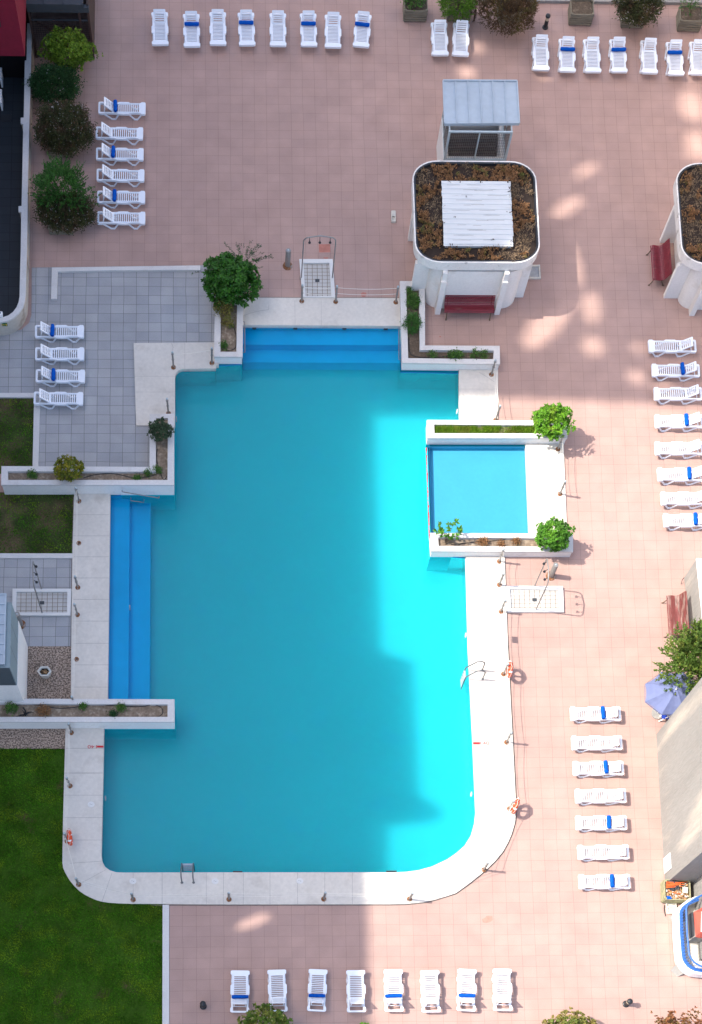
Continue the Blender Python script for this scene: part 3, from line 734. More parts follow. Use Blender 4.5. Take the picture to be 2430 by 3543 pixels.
# ================================================================== SUN LOUNGERS
def lounger_proto(th, ang):
    M = Matrix.Diagonal((1, SY, 1, 1)) @ Matrix.Rotation(rad(th), 4, 'Z')
    half = [(.96, .27), (.952, .31), (.925, .34), (.80, .345), (.765, .305), (.70, .285), (.34, .285), (.26, .345), (-.10, .345), (-.17, .31), (-.68, .30), (-.76, .335), (-.80, .345), (-.90, .345), (-.945, .32), (-.96, .27)]
    out = half + [(x, -y) for x, y in reversed(half)]
    holes = [[(-.345, -.245), (-.345, .245), (-.885, .245), (-.885, -.245)]]
    for k in range(12):
        x = .665 - .083 * k; holes.append([(x - .023, -.215), (x + .023, -.215), (x + .023, .215), (x - .023, .215)])
    b = MB(); b.prism(out, .295, .33, holes)
    inn = [(p.x, p.y) for p in offset(out, -.022)]
    b.prism(out, .245, .2951, [inn], top=False)
    hh = [(p.x, p.y) for p in offset(holes[0], .02)]
    b.prism(hh, .25, .296, [holes[0]], top=False)
    for y in (-.255, .255): b.box((.30, y, .335), (.78, .03, .016))
    res = [('seat', b.mesh('seat', 'plastic', M=M), None)]
    a = rad(ang); B4 = Matrix(((-math.cos(a), 0, math.sin(a), -.335), (0, -1, 0, 0), (math.sin(a), 0, math.cos(a), .335), (0, 0, 0, 1)))
    b = MB(); o = rrect(0, -.245, .49, .245, .035, n=4)
    b.prism(o, -.015, .012, [[(.042 + .078 * k, -.185), (.078 + .078 * k, -.185), (.078 + .078 * k, .185), (.042 + .078 * k, .185)] for k in range(5)], M=B4)
    for y in (-.238, .238): b.box((.245, y, -.02), (.46, .016, .03), M=B4)
    res.append(('backrest', b.mesh('backrest', 'plastic', M=M), None))
    b = MB()
    top = B4 @ Vector((.38, 0, -.02))
    for y in (-.19, .19): b.beam((top.x, y, top.z), (top.x - .10, y * 1.12, .30), .03, .02)
    b.beam((top.x - .085, -.205, .32), (top.x - .085, .205, .32), .025, .025)
    res.append(('back_prop', b.mesh('back_prop', 'plastic', M=M, smooth=0), None))
    for s in (-1, 1):
        for xa, xb, xc, xd in ((.81, .62, .49, .27), (-.12, -.28, -.43, -.76)):
            b = MB(); y = .285 * s
            b.beam((xa, y, .27), (xb, y * 1.04, .025), .05, .05, up=(0, 1, 0)); b.beam((xd, y, .27), (xc, y * 1.04, .025), .05, .05, up=(0, 1, 0))
            b.beam((xb + .012, y * 1.04, .02), (xc - .012, y * 1.04, .02), .062, .04)
            res.append(('leg', b.mesh('leg', 'plastic', M=M, smooth=0), None))
    return res
PROTO = {}
def towel_mesh(th, seed):
    R = random.Random(seed); M = Matrix.Diagonal((1, SY, 1, 1)) @ Matrix.Rotation(rad(th), 4, 'Z')
    b = MB(); L = .29; n = 20; rows = 9; i0 = 0
    ph = R.uniform(0, 6)
    for k in range(rows):
        y = -L + 2 * L * k / (rows - 1)
        for j in range(n):
            a = 2 * math.pi * j / n
            r = .078 + .006 * math.sin(3 * a + ph + k * .4) + .004 * math.sin(k * 1.7 + ph); f = 1 if 0 < k < rows - 1 else .88
            b.v.append((r * f * math.cos(a) * 1.05, y + .01 * math.sin(2 * a + ph), .075 + r * f * math.sin(a) * .93))
    for k in range(rows - 1):
        for j in range(n):
            j2 = (j + 1) % n; b.f.append((k * n + j, k * n + j2, (k + 1) * n + j2, (k + 1) * n + j)); b.m.append(0)
    for y, s in ((-L, -1), (L, 1)):      # rolled ends
        pts = [(.062 * (1 - q / 26) * math.cos(q * .75), y + s * .004, .075 + .058 * (1 - q / 26) * math.sin(q * .75)) for q in range(24)]
        b.tube(pts, .011, 5)
        i = len(b.v); b.v += [(.068 * math.cos(2 * math.pi * j / n), y - s * .003, .075 + .064 * math.sin(2 * math.pi * j / n)) for j in range(n)]
        b.f.append(tuple(i + j for j in (range(n) if s < 0 else reversed(range(n))))); b.m.append(0)
    return b.mesh('towel_roll', 'towel', M=M, smooth=60)
TOWEL = {}
JR = random.Random(11)
def lounger(c, th, ang, delta, label, group, towel_label=None):
    key = (th, ang)
    if key not in PROTO:
        root = bpy.data.objects.new('sun_lounger', None); COL.objects.link(root); root.empty_display_size = .3
        for nm, me, _ in lounger_proto(th, ang):
            o = bpy.data.objects.new(nm, me); COL.objects.link(o); o.parent = root
        PROTO[key] = root; t = root
    else: t = copy_tree(PROTO[key])
    t.location = (c.x, c.y, 0); t.rotation_euler = (0, 0, delta)
    tag(t, label, 'sun lounger', group)
    if towel_label:
        k2 = (th, JR.randrange(2))
        if k2 not in TOWEL: TOWEL[k2] = towel_mesh(th, hash(k2) % 1000)
        o = bpy.data.objects.new('rolled_towel', TOWEL[k2]); COL.objects.link(o)
        q = Matrix.Diagonal((1, SY, 1)) @ Matrix.Rotation(rad(th), 3, 'Z') @ Vector((-.262 + JR.uniform(-.01, .01), JR.uniform(-.02, .02), .331))
        q = Matrix.Rotation(delta, 3, 'Z') @ q
        o.location = (c.x + q.x, c.y + q.y, .331); o.rotation_euler = (0, 0, delta + JR.uniform(-.03, .03))
        tag(o, towel_label, 'towel', 'rolled blue towels on the sun loungers')
    return t
ORD = ['first', 'second', 'third', 'fourth', 'fifth', 'sixth', 'seventh', 'eighth']
def row(group, rname, frm, th, ang, items, short):
    """items: (region, foot x, foot y, head x, head y, towel)"""
    for k, (r, fx, fy, hx, hy, tw) in enumerate(items):
        F = at(r, fx, fy, .27)
        ux = Vector((math.cos(rad(th)), math.sin(rad(th)) * SY)); half = .96 * ux
        delta = JR.uniform(-.008, .008)
        if hx is not None:
            a = rad(ang); H = at(r, hx, hy, .335 + .49 * math.sin(a)); d = Vector((F.x - H.x, F.y - H.y))
            delta = math.atan2(d.y, d.x) - math.atan2(ux.y, ux.x); delta = (delta + math.pi) % (2 * math.pi) - math.pi
        cd, sd = math.cos(delta), math.sin(delta)
        c = Vector((F.x - (half.x * cd - half.y * sd), F.y - (half.x * sd + half.y * cd)))
        lounger(c, th, ang, delta, f'white sun lounger {"under a rolled blue towel" if tw else "without a towel"}, {ORD[k]} from {frm} {rname}',
                group, f'rolled blue towel on the {ORD[k]} lounger from {frm} {rname}' if tw else None)
row('sun loungers in the top row', 'in top row', 'left', -90, 42, [
    ('A', 1041, 296, 1034, 55, 0), ('A', 1247, 308, 1240, 65, 1), ('A', 1416, 296, 1413, 50, 0), ('B', 105, 299, 97, 56, 1), ('B', 305, 303, 305, 60, 0), ('B', 506, 304, 503, 60, 1), ('B', 661, 313, 665, 69, 0), ('B', 842, 308, 862, 66, 1)], 't')
row('pair of loungers by the wooden planters', 'in the pair below thuja', 'left', -90, 42, [('B', 1358, 363, 1358, 122, 0), ('B', 1488, 366, 1502, 124, 0)], 'p')
row('sun loungers in the top right row', 'in top right row', 'left', -90, 42, [
    ('C', 549, 459, 556, 218, 0), ('C', 719, 470, 729, 228, 1), ('C', 885, 473, 889, 231, 0), ('C', 1055, 473, 1060, 231, 1), ('C', 1252, 480, 1263, 238, 0), ('C', 1424, 491, 1428, 250, 1), ('C', 1570, 489, 1582, 248, 0)], 'r')
row('sun loungers beside the left shrubs', 'in column beside left shrubs', 'top', 0, 42, [
    ('A', 946, 710, None, 0, 1), ('A', 930, 872, None, 0, 0), ('A', 933, 1007, None, 0, 1), ('A', 938, 1145, None, 0, 0), ('A', 943, 1285, None, 0, 1), ('A', 944, 1420, None, 0, 0)], 'l')
row('sun loungers on the grey terrace', 'in column on grey terrace', 'top', 0, 42, [
    ('D', 546, 562, None, 0, 1), ('D', 548, 707, None, 0, 0), ('D', 553, 852, None, 0, 1), ('D', 541, 997, None, 0, 0)], 'g')
row('sun loungers along the right edge', 'in column along right edge', 'top', 180, 36, [
    ('F', 1318, 664, None, 0, 0), ('F', 1335, 787, None, 0, 1), ('F', 1346, 907, None, 0, 0), ('F', 1351, 1047, None, 0, 1), ('F', 1351, 1185, None, 0, 0), ('G', 1353, 454, None, 0, 1), ('G', 1371, 582, None, 0, 0), ('G', 1385, 699, None, 0, 1)], 'e')
row('sun loungers in the lower right column', 'in lower right column', 'top', 180, 27, [
    ('I', 737, 507, None, 0, 1), ('I', 745, 697, None, 0, 0), ('I', 753, 862, None, 0, 1), ('I', 768, 1042, None, 0, 0), ('I', 771, 1215, None, 0, 1), ('I', 784, 1407, None, 0, 0), ('I', 791, 1597, None, 0, 1)], 'w')
# bottom row: foot towards the pool, backs raised; the second figure pair is the head end of the frame
for k, (r, fx, fy, hx, hy, tw) in enumerate([('K', 137, 1030, 134, 1254, 1), ('K', 349, 1025, 357, 1250, 0), ('K', 589, 1022, 580, 1248, 1), ('K', 807, 1027, 812, 1253, 0),
                                             ('K', 1026, 1023, 1030, 1250, 1), ('K', 1237, 1027, 1246, 1254, 0), ('K', 1454, 1020, 1450, 1248, 1), ('L', 297, 952, 301, 1204, 0)]):
    F, H = at(r, fx, fy, .31), at(r, hx, hy, .31); d = F - H
    delta = math.atan2(d.y, d.x) - math.pi / 2
    lounger((F + H) / 2, 90, 48, delta, f'white sun lounger {"under a rolled blue towel" if tw else "without a towel"}, {ORD[k]} from left in bottom row', 'sun loungers in the bottom row',
            f'rolled blue towel on the {ORD[k]} lounger from left in bottom row' if tw else None)
# ================================================================== POSTS, ROPES, BUOYS
POST = {}
def post_proto():
    root = bpy.data.objects.new('rope_post', None); COL.objects.link(root); root.empty_display_size = .1
    b = MB(); b.lathe((0, 0, .02), [(.036, 0), (.036, .86)], 12); o = b.build('pole', 'steel', smooth=40); o.parent = root
    b = MB(); b.lathe((0, 0, .88), [(.042, 0), (.042, .045), (.03, .06)], 12); o = b.build('cap', 'frame', smooth=40); o.parent = root
    b = MB(); b.lathe((0, 0, 0), [(.10, 0), (.095, .018), (.05, .03), (.04, .05)], 14); o = b.build('base_ring', 'rust', smooth=40); o.parent = root
    for z in (.48, .80):
        b = MB(); b.tube([(.05 * math.cos(a * .6283), .05 * math.sin(a * .6283), z) for a in range(10)], .008, 5, closed=True)
        o = b.build('rope_eye', 'steel', smooth=40); o.parent = root
    return root
def rope_post(key, r, x, y, label, z=CZ):
    t = POST['_p'] if '_p' in POST and not POST.get('_used') else None
    if '_p' not in POST: POST['_p'] = post_proto(); t = POST['_p']
    else: t = copy_tree(POST['_p'])
    p = at(r, x, y, z); t.location = p; t.rotation_euler = (JR.uniform(-.02, .02), JR.uniform(-.02, .02), JR.uniform(0, 6))
    tag(t, label, 'post', 'steel rope posts around the pool'); POST[key] = p
    return t
for a in [
    ('t1', 'E', 740, 548, 'steel rope post at the left foot of the top shower tray'),
    ('t2', 'E', 960, 552, 'steel rope post at the right foot of the top shower tray'),
    ('t3', 'E', 1350, 555, 'steel rope post on top surround beside the L-shaped weedy planter'),
    ('l1', 'D', 1127, 790, 'steel rope post near the rounded pool corner below grey terrace'),
    ('l2', 'D', 1376, 762, 'steel rope post beside the bottom of the laurel planter'),
    ('l3', 'D', 1094, 1088, 'steel rope post half hidden behind the grey-green shrub planter'),
    ('s1', 'H', 513, 158, 'steel rope post right below the yellow-green shrub planter'),
    ('s2', 'H', 506, 718, 'steel rope post at upper right corner of left shower tray'),
    ('s3', 'H', 503, 895, 'steel rope post at lower right corner of left shower tray'),
    ('s4', 'H', 487, 1488, 'steel rope post mostly hidden behind the bare-soil planter at left'),
    ('b1', 'H', 463, 1660, 'steel rope post beside the left 140 depth mark'),
    ('b2', 'J', 455, 130, 'steel rope post on left surround above the orange lifebuoy'),
    ('b3', 'J', 437, 488, 'steel rope post carrying the orange lifebuoy beside the lawn'),
    ('b4', 'J', 512, 770, 'steel rope post on the rounded lower left surround corner'),
    ('b5', 'J', 865, 868, 'steel rope post below the lid left of the bottom ladder'),
    ('b6', 'K', 72, 607, 'steel rope post below the bottom ladder, right side'),
    ('b7', 'K', 622, 605, 'steel rope post in the middle of bottom surround, in shade'),
    ('b8', 'K', 1120, 605, 'steel rope post in sun on bottom surround, beside shade edge'),
    ('r6', 'I', 178, 1517, 'steel rope post on the rounded lower right surround corner'),
    ('r5', 'I', 343, 1122, 'steel rope post carrying the lower right lifebuoy'),
    ('r4', 'I', 325, 690, 'steel rope post beside the right 140 depth mark'),
    ('r3', 'I', 305, 248, 'steel rope post carrying the lifebuoy beside right ladder'),
    ('r2', 'G', 517, 1185, 'steel rope post at lower left corner of right shower tray'),
    ('r1', 'G', 508, 1042, 'steel rope post at upper left corner of right shower tray'),
    ('r0', 'G', 508, 917, 'steel rope post just below the bare planter of paddling pool'),
    ('k2', 'G', 832, 556, 'steel rope post midway along the paddling pool surround'),
    ('k1', 'G', 822, 316, 'steel rope post under the bush at paddling pool grass planter'),
    ('k0', 'G', 488, 160, 'steel rope post half hidden above the grass planter'),
    ('f1', 'F', 518, 806, 'steel rope post at right end of the L-shaped weedy planter')]:
    rope_post(*a)
def rope(keys, label, hs=(.80,), sag=.07, grp='ropes strung between the pool posts'):
    for h in hs:
        b = MB(); path = []
        for k in range(len(keys) - 1):
            p, q = POST[keys[k]], POST[keys[k + 1]]
            for j in range(8 if k < len(keys) - 2 else 9):
                u = j / 8; v = p.lerp(q, u); path.append((v.x, v.y, v.z + h - sag * 4 * u * (1 - u)))
        b.tube(path, .0085, 5)
        tag(b.build('rope', 'rope', origin=path[0]), ('upper ' if h > .6 else 'lower ') + label, 'rope', grp)
rope(['t1', 't2', 't3'], 'white rope along the top bay of the pool', (.80, .48))
rope(['l1', 'l2'], 'white rope by the rounded corner below the grey terrace')
rope(['s1', 's2'], 'white rope on left surround above the left shower', (.80, .48))
rope(['s3', 's4'], 'white rope on left surround below the left shower', (.80, .48))
rope(['b1', 'b2', 'b3', 'b4', 'b5', 'b6', 'b7', 'b8', 'r6', 'r5', 'r4', 'r3', 'r2'], 'long white rope running along the bottom and right surround', (.80, .48), .10)
rope(['r1', 'r0'], 'white rope between right shower and planter', (.80, .48))
rope(['k1', 'k2'], 'white rope along paddling pool surround', (.80, .48))
rope(['k0', 'f1'], 'white rope on right surround above the grass planter', (.80, .48))
def lifebuoy(key, dx, dy, zc, tilt, label):
    p = POST[key]; c = Vector((p.x + dx, p.y + dy, zc))
    t = thing('lifebuoy', c, label, 'lifebuoy', 'orange lifebuoys on the rope posts')
    M = Matrix.Translation(c) @ Matrix.Rotation(tilt, 4, 'Z') @ Matrix.Diagonal((1, .86, 1, 1))
    def ring(a0, a1, r, n):
        return [(0, .29 * math.cos(a0 + (a1 - a0) * k / n), .29 * math.sin(a0 + (a1 - a0) * k / n)) for k in range(n + (0 if abs(a1 - a0) > 6.2 else 1))]
    b = MB(); b.tube(ring(0, 2 * math.pi, 0, 28), .072, 10, closed=True); b.build('ring', 'orange', t, M=M, smooth=50)
    for q in range(4):
        a = rad(45 + 90 * q); b = MB(); b.tube(ring(a - .11, a + .11, 0, 4), .0745, 10); b.build('band', 'whitep', t, M=M, smooth=50)
    b = MB(); b.tube([(.02 * math.sin(8 * u), (.38 + .02 * math.cos(4 * u)) * math.cos(u), (.38 + .02 * math.cos(4 * u)) * math.sin(u)) for u in [k * 2 * math.pi / 40 for k in range(40)]], .009, 5, closed=True); b.build('grab_line', 'rope', t, M=M)
    b = MB(); b.tube([(0, 0, .36), (-dx * .5, 0, .42), (-dx, 0, .40)], .012, 5); b.build('hanger', 'steel', t, M=M)
lifebuoy('r3', .14, -.02, .52, 0, 'orange lifebuoy hung on post beside the right pool ladder')
lifebuoy('r5', .14, -.05, .52, -.35, 'orange lifebuoy hung on post at lower right of pool')
lifebuoy('b3', .15, 0, .52, .10, 'orange lifebuoy hung on post beside the big lawn')
# small blank notice on the rope
p = POST['r2'].lerp(POST['r3'], .42); b = MB(); b.box((0, 0, 0), (.02, .26, .24)); b.box((.012, 0, .1), (.012, .05, .05))
tag(b.build('notice_board', 'whitep', origin=(0, 0, 0)), 'small white notice hanging on the rope at right surround', 'sign').location = (p.x, p.y, .62)

# ---- holes where two posts are missing
for x, y, lb in ((512, 430, 'rusty empty post socket on the left surround, above the left shower'), (497, 1183, 'rusty empty post socket on the left surround, beside the hexagonal pot')):
    p = at('H', x, y, CZ); b = MB(); b.lathe((p.x, p.y, CZ + .001), [(.10, 0), (.085, .01), (.045, .012), (.03, .004)], 12)
    b.lathe((p.x + .02, p.y, CZ + .014), [(.035, 0), (.03, .012)], 10, mi=1)
    tag(b.build('post_socket', ['rust', 'black'], origin=p), lb, 'post socket')

# ================================================================== LADDERS
def ladder(loc, th, label, sp=.44, reach=.62):
    t = thing('pool_ladder', loc, label, 'ladder', 'steel pool ladders')
    M = Matrix.Translation(loc) @ Matrix.Diagonal((1, SY, 1, 1)) @ Matrix.Rotation(rad(th), 4, 'Z')
    for s in (-1, 1):
        y = s * sp / 2; b = MB()
        path = [(0, y, 0), (0, y, .55), (.03, y, .66), (.10, y, .735), (.20, y, .765), (.30, y, .745), (reach - .05, y, .30), (reach, y, .16), (reach + .015, y, -.1), (reach + .015, y, -.95)]
        b.tube(path, .026, 8); b.lathe((0, y, 0), [(.055, 0), (.05, .02), (.03, .025)], 12)
        b.build('rail', 'ladder', t, M=M, smooth=50)
    for k in range(4):
        b = MB(); b.box((reach + .015, 0, -.02 - .25 * k), (.075, sp - .03, .03)); b.build('step', 'steps', t, M=M, smooth=0)
ladder(at('n', 1669.5, 2334, CZ), 180, 'steel pool ladder with white steps on sunny right edge', .45, .66)
ladder(at('J', 1219, 757, CZ), 90, 'steel pool ladder on shaded bottom edge of pool', .43, .85)
def handrail(pts, r, label):
    b = MB(); b.tube(pts, r, 8)
    tag(b.build('handrail', 'steel', origin=pts[0], smooth=50), label, 'handrail')
    return b
q0, q1 = at('H', 793, 68, .55), at('H', 1030, 131, .05)
yy = at('H', 900, 132, 0).y - .06
handrail([(q0.x, yy + .05, .52), (q0.x, yy - .02, .52), (q0.x + .08, yy - .03, .50), (q1.x, yy - .03, .10), (q1.x + .02, yy - .02, .09), (q1.x + .02, yy + .05, .09)], .02, 'sloping steel handrail on planter wall above the left steps')
q0, q1 = at('H', 850, 130, .05), at('H', 935, 150, -.1)
handrail([(q0.x, yy + .03, .02), (q0.x, yy - .10, .02), (q1.x, yy - .10, -.10), (q1.x, yy + .03, -.10)], .014, 'short steel rail at the waterline above the left steps')
xx = at('E', 1378, 800, 0).x - .07
handrail([(xx + .06, at('E', 1378, 740, .2).y, .28), (xx, at('E', 1378, 740, .2).y, .28), (xx, at('E', 1378, 925, 0).y, -.02), (xx + .06, at('E', 1378, 925, 0).y, -.02)], .018, 'steel handrail along the right wall of top steps')
xx = at('E', 362, 800, 0).x + .05
handrail([(xx - .06, at('E', 360, 690, .2).y, .28), (xx, at('E', 360, 690, .2).y, .28), (xx, at('E', 360, 880, 0).y, .0), (xx - .06, at('E', 360, 880, 0).y, .0)], .018, 'steel handrail along the left wall of top steps')

# ================================================================== SHOWERS
def tray(label, out, inn, h=.10):
    c = (out[0] + out[1] + out[2] + out[3]) / 4; c.z = 0
    t = thing('shower_tray', c, label, 'shower tray', 'tiled shower trays')
    b = MB(); b.prism(xy(out), .001, h, [xy(inn)], bottom=False); b.build('rim', 'lid', t, smooth=0)
    b = MB(); b.sheet([(p.x, p.y) for p in offset(xy(inn), .01)], .03); b.build('tiled_floor', 'dtile', t, smooth=0)
    m = (inn[0] + inn[1] + inn[2] + inn[3]) / 4
    b = MB(); b.box((m.x, m.y, .038), (.17, .13, .012)); b.build('drain', 'dgrey', t, smooth=0)
    return m
tray('white-rimmed shower tray above the top bay of the pool', ats('E', [(724, 274), (941, 274), (957, 522), (744, 521)], .1), ats('E', [(750, 299), (919, 298), (933, 514), (765, 515)], .1))
tray('white-rimmed shower tray left of the pool on grey paving', ats('P', [(204, 169), (1149, 172), (1135, 600), (197, 598)], .1), ats('P', [(270, 219), (1085, 220), (1079, 552), (262, 551)], .1))
tray('white-rimmed shower tray in sun right of the pool', ats('G', [(545, 1047), (849, 1049), (854, 1187), (552, 1187)], .1), ats('G', [(565, 1064), (826, 1067), (833, 1172), (570, 1170)], .1))
def arch(a, c, label, heads, h=2.28):
    t = thing('outdoor_shower', (a + c) / 2, label, 'outdoor shower', 'shower arches')
    a, c = Vector((a.x, a.y, 0)), Vector((c.x, c.y, 0)); d = c - a
    def P(u, z): v = a + d * u; return (v.x, v.y, z)
    b = MB(); b.tube([P(0, .03), P(0, h - .22), P(.02, h - .12), P(.09, h - .03), P(.2, h), P(.5, h + .07), P(.8, h), P(.91, h - .03), P(.98, h - .12), P(1, h - .22), P(1, .03)], .024, 8)
    for u in (0, 1): b.lathe(P(u, .03), [(.07, 0), (.06, .02), (.03, .03)], 12)
    b.build('pipe', 'steel', t, smooth=50)
    for u in (.18, .5, .82):
        q = Vector(P(u, h - .02)); b = MB(); b.tube([q + Vector((0, 0, .03)), q + Vector((heads[0] * .05, heads[1] * .05, -.05)), q + Vector((heads[0] * .09, heads[1] * .09, -.10))], [.012, .012, .02], 7)
        b.lathe((q.x + heads[0] * .1, q.y + heads[1] * .1, q.z - .15), [(.055, 0), (.045, .03), (.02, .055)], 10)
        b.build('shower_head', 'black', t)
arch(at('n', 1043, 966), at('n', 1150, 966), 'steel shower arch over the tray above the pool', (0, -1))
arch(at('n', 145, 2041), at('n', 147.5, 2123), 'steel shower arch over the tray at left', (1, 0))
arch(at('n', 1849, 2031), at('n', 1853, 2113), 'steel shower arch over the sunlit tray at right', (-1, 0))
for x, y, lb in ((995.6, 920, 'stainless bollard with rusty base beside the top shower'), (72, 2161, 'stainless bollard with rusty base between left shower and white building'), (1906.5, 1993, 'stainless bollard with rusty base in sun beside the right shower')):
    p = at('n', x, y); t = thing('steel_bollard', p, lb, 'bollard', 'stainless shower bollards')
    b = MB(); b.lathe((p.x, p.y, .03), [(.105, 0), (.105, .82), (.095, .835)], 20); b.build('column', 'steel', t, smooth=40)
    b = MB(); b.lathe((p.x, p.y, .865), [(.03, 0), (.03, .02), (.01, .03)], 10); b.build('push_button', 'frame', t, smooth=40)
    b = MB(); b.lathe((p.x, p.y, 0), [(.20, 0), (.19, .02), (.125, .032), (.11, .06)], 20); b.build('base_ring', 'rust', t, smooth=40)
for x, y, lb in ((1887, 95, 'black bollard lamp in front of the timber planters at top right'), (704, 3482, 'black bollard lamp near the lawn kerb at bottom left'), (2166, 3474, 'black bollard lamp in sun at bottom right')):
    p = at('n', x, y); t = thing('bollard_lamp', p, lb, 'bollard lamp', 'black bollard lamps')
    b = MB(); b.lathe((p.x, p.y, 0), [(.13, 0), (.125, .03), (.085, .05), (.08, .36)], 16); b.build('stem', 'black', t, smooth=40)
    b = MB(); b.lathe((p.x, p.y, .36), [(.078, 0), (.078, .15)], 16); b.build('lamp_glass', 'lamp', t, smooth=40)
    b = MB(); b.lathe((p.x, p.y, .51), [(.105, 0), (.108, .03), (.09, .07), (.05, .095), (.0, .10)], 16, cap=False); b.build('cap', 'black', t, smooth=50)

# ================================================================== LIDS, LIGHTS, DEPTH MARKS
for r, x, y, lb in (('J', 592, 250, 'on the left surround'), ('J', 863, 748, 'left of the bottom ladder'), ('J', 1396, 748, 'right of the bottom ladder'), ('K', 483, 500, 'in the shade at middle of bottom surround'), ('K', 970, 497, 'in sun right of the shade edge, bottom surround'),
                    ('I', 197, 1083, 'beside lower right lifebuoy'), ('I', 168, 525, 'above the right 140 mark'), ('I', 148, 20, 'above the right ladder'), ('G', 392, 942, 'below the bare planter'), ('F', 410, 965, 'above the grass planter')):
    p = at(r, x, y, CZ); t = thing('inspection_disc', p, 'round white lid in the pool surround, ' + lb, 'lid', 'round lids in the pool surround')
    b = MB(); b.lathe((p.x, p.y, CZ + .001), [(.128, 0), (.125, .012), (.0, .014)], 22, cap=False, sy=.9); b.build('plate', 'lid', t, smooth=40)
    for d in (-.03, .03):
        b = MB(); b.lathe((p.x + d, p.y - d * .3, CZ + .0145), [(.012, 0), (.010, .004)], 8); b.build('finger_hole', 'dgrey', t)
for r, x, y, ax, lb in (('G', 283, 115, 'x', 'white round pool lamp under the short right surround'), ('I', 98, 1028, 'x', 'white round pool lamp beside lower right lifebuoy'), ('G', 330, 1312, 'x', 'white round pool lamp above the right ladder'), ('J', 683, 210, 'X', 'white round pool lamp in left wall near lawn'),
                        ('D', 1143, 1125, 'X', 'white round pool lamp by grey-green shrub planter'), ('H', 841, 848, 'S', 'white round lamp in the riser of left steps')):
    p = at(r, x, y, -.35); s = -1 if ax == 'x' else 1; b = MB()
    if ax == 'S': p = at(r, x, y, -.45)
    n = 18; prof = [(.12, 0), (.115, .025), (.085, .035), (.08, .02), (0, .028)]
    for k in range(len(prof) - 1):
        for j in range(n):
            q = []
            for (rr, hh), jj in ((prof[k], j), (prof[k], j + 1), (prof[k + 1], j + 1), (prof[k + 1], j)):
                a = 2 * math.pi * jj / n; q.append((s * hh, rr * math.cos(a) * SY, rr * math.sin(a)))
            b.quad(*q)
    tag(b.build('pool_lamp', 'lid', origin=(0, 0, 0)), lb, 'pool lamp', 'round lamps in the pool walls').location = p
for k, x in enumerate((432, 698, 1016, 1284)):
    p = at('E', x, 716, -.13); b = MB()
    b.box((0, -.012, 0), (.16, .03, .07)); b.box((0, -.03, .0), (.10, .012, .035)); b.box((0, -.034, 0), (.05, .012, .02))
    tag(b.build('water_inlet', 'dgrey', origin=(0, 0, 0), smooth=0), f'small dark water inlet, {ORD[k]} from left under top edge', 'inlet', 'water inlets of the top steps').location = (p.x, pool[0].y + (pool[1].y - pool[0].y) * (x - 366) / 1012 - .0, -.13)
for x0, x1, y, lb in ((95, 150, 447, 'dark skimmer slot at bottom pool edge, right of the shaded ladder'), (985, 1045, 444, 'dark skimmer slot at bottom pool edge, in sun')):
    p, q = at('K', x0, y, -.10), at('K', x1, y, -.10); b = MB(); b.box(((p.x + q.x) / 2, p.y, -.115), (q.x - p.x, .03, .12)); b.box(((p.x + q.x) / 2, p.y + .018, -.115), (q.x - p.x - .06, .01, .07), mi=1)
    tag(b.build('skimmer_slot', ['dgrey', 'black'], origin=p, smooth=0), lb, 'skimmer', 'skimmer slots in the bottom pool edge')
def depth_mark(bar, txt, rz, label):
    c = (bar[0] + bar[2]) / 2; t = thing('depth_mark', c, label, 'depth mark', 'red depth marks')
    b = MB(); b.prism(xy(bar), CZ + .004, CZ + .007); b.build('bar', 'redpaint', t, smooth=0)
    cu = bpy.data.curves.new('digits', 'FONT'); cu.body = '140'; cu.size = .23; cu.align_x = 'CENTER'; cu.align_y = 'CENTER'
    tmp = bpy.data.objects.new('digits', cu); COL.objects.link(tmp); dg = bpy.context.evaluated_depsgraph_get()
    me = bpy.data.meshes.new_from_object(tmp.evaluated_get(dg)); bpy.data.objects.remove(tmp)
    me.materials.clear(); me.materials.append(MT['redpaint'])
    M = Matrix.Diagonal((1.15, SY, 1, 1)) @ Matrix.Rotation(rz, 4, 'Z'); me.transform(M)
    o = bpy.data.objects.new('digits', me); COL.objects.link(o); o.parent = t; o.location = Vector((txt.x, txt.y, CZ + .006)) - c
depth_mark(ats('I', [(108, 690), (152, 690), (152, 704), (108, 704)], CZ), at('I', 180, 697, CZ), 0, 'red bar and 140 depth mark on the sunny right surround')
depth_mark(ats('H', [(630, 1744), (673, 1744), (673, 1757), (630, 1757)], CZ), at('H', 603, 1750, CZ), math.pi, 'red bar and upside-down 140 depth mark on left surround')

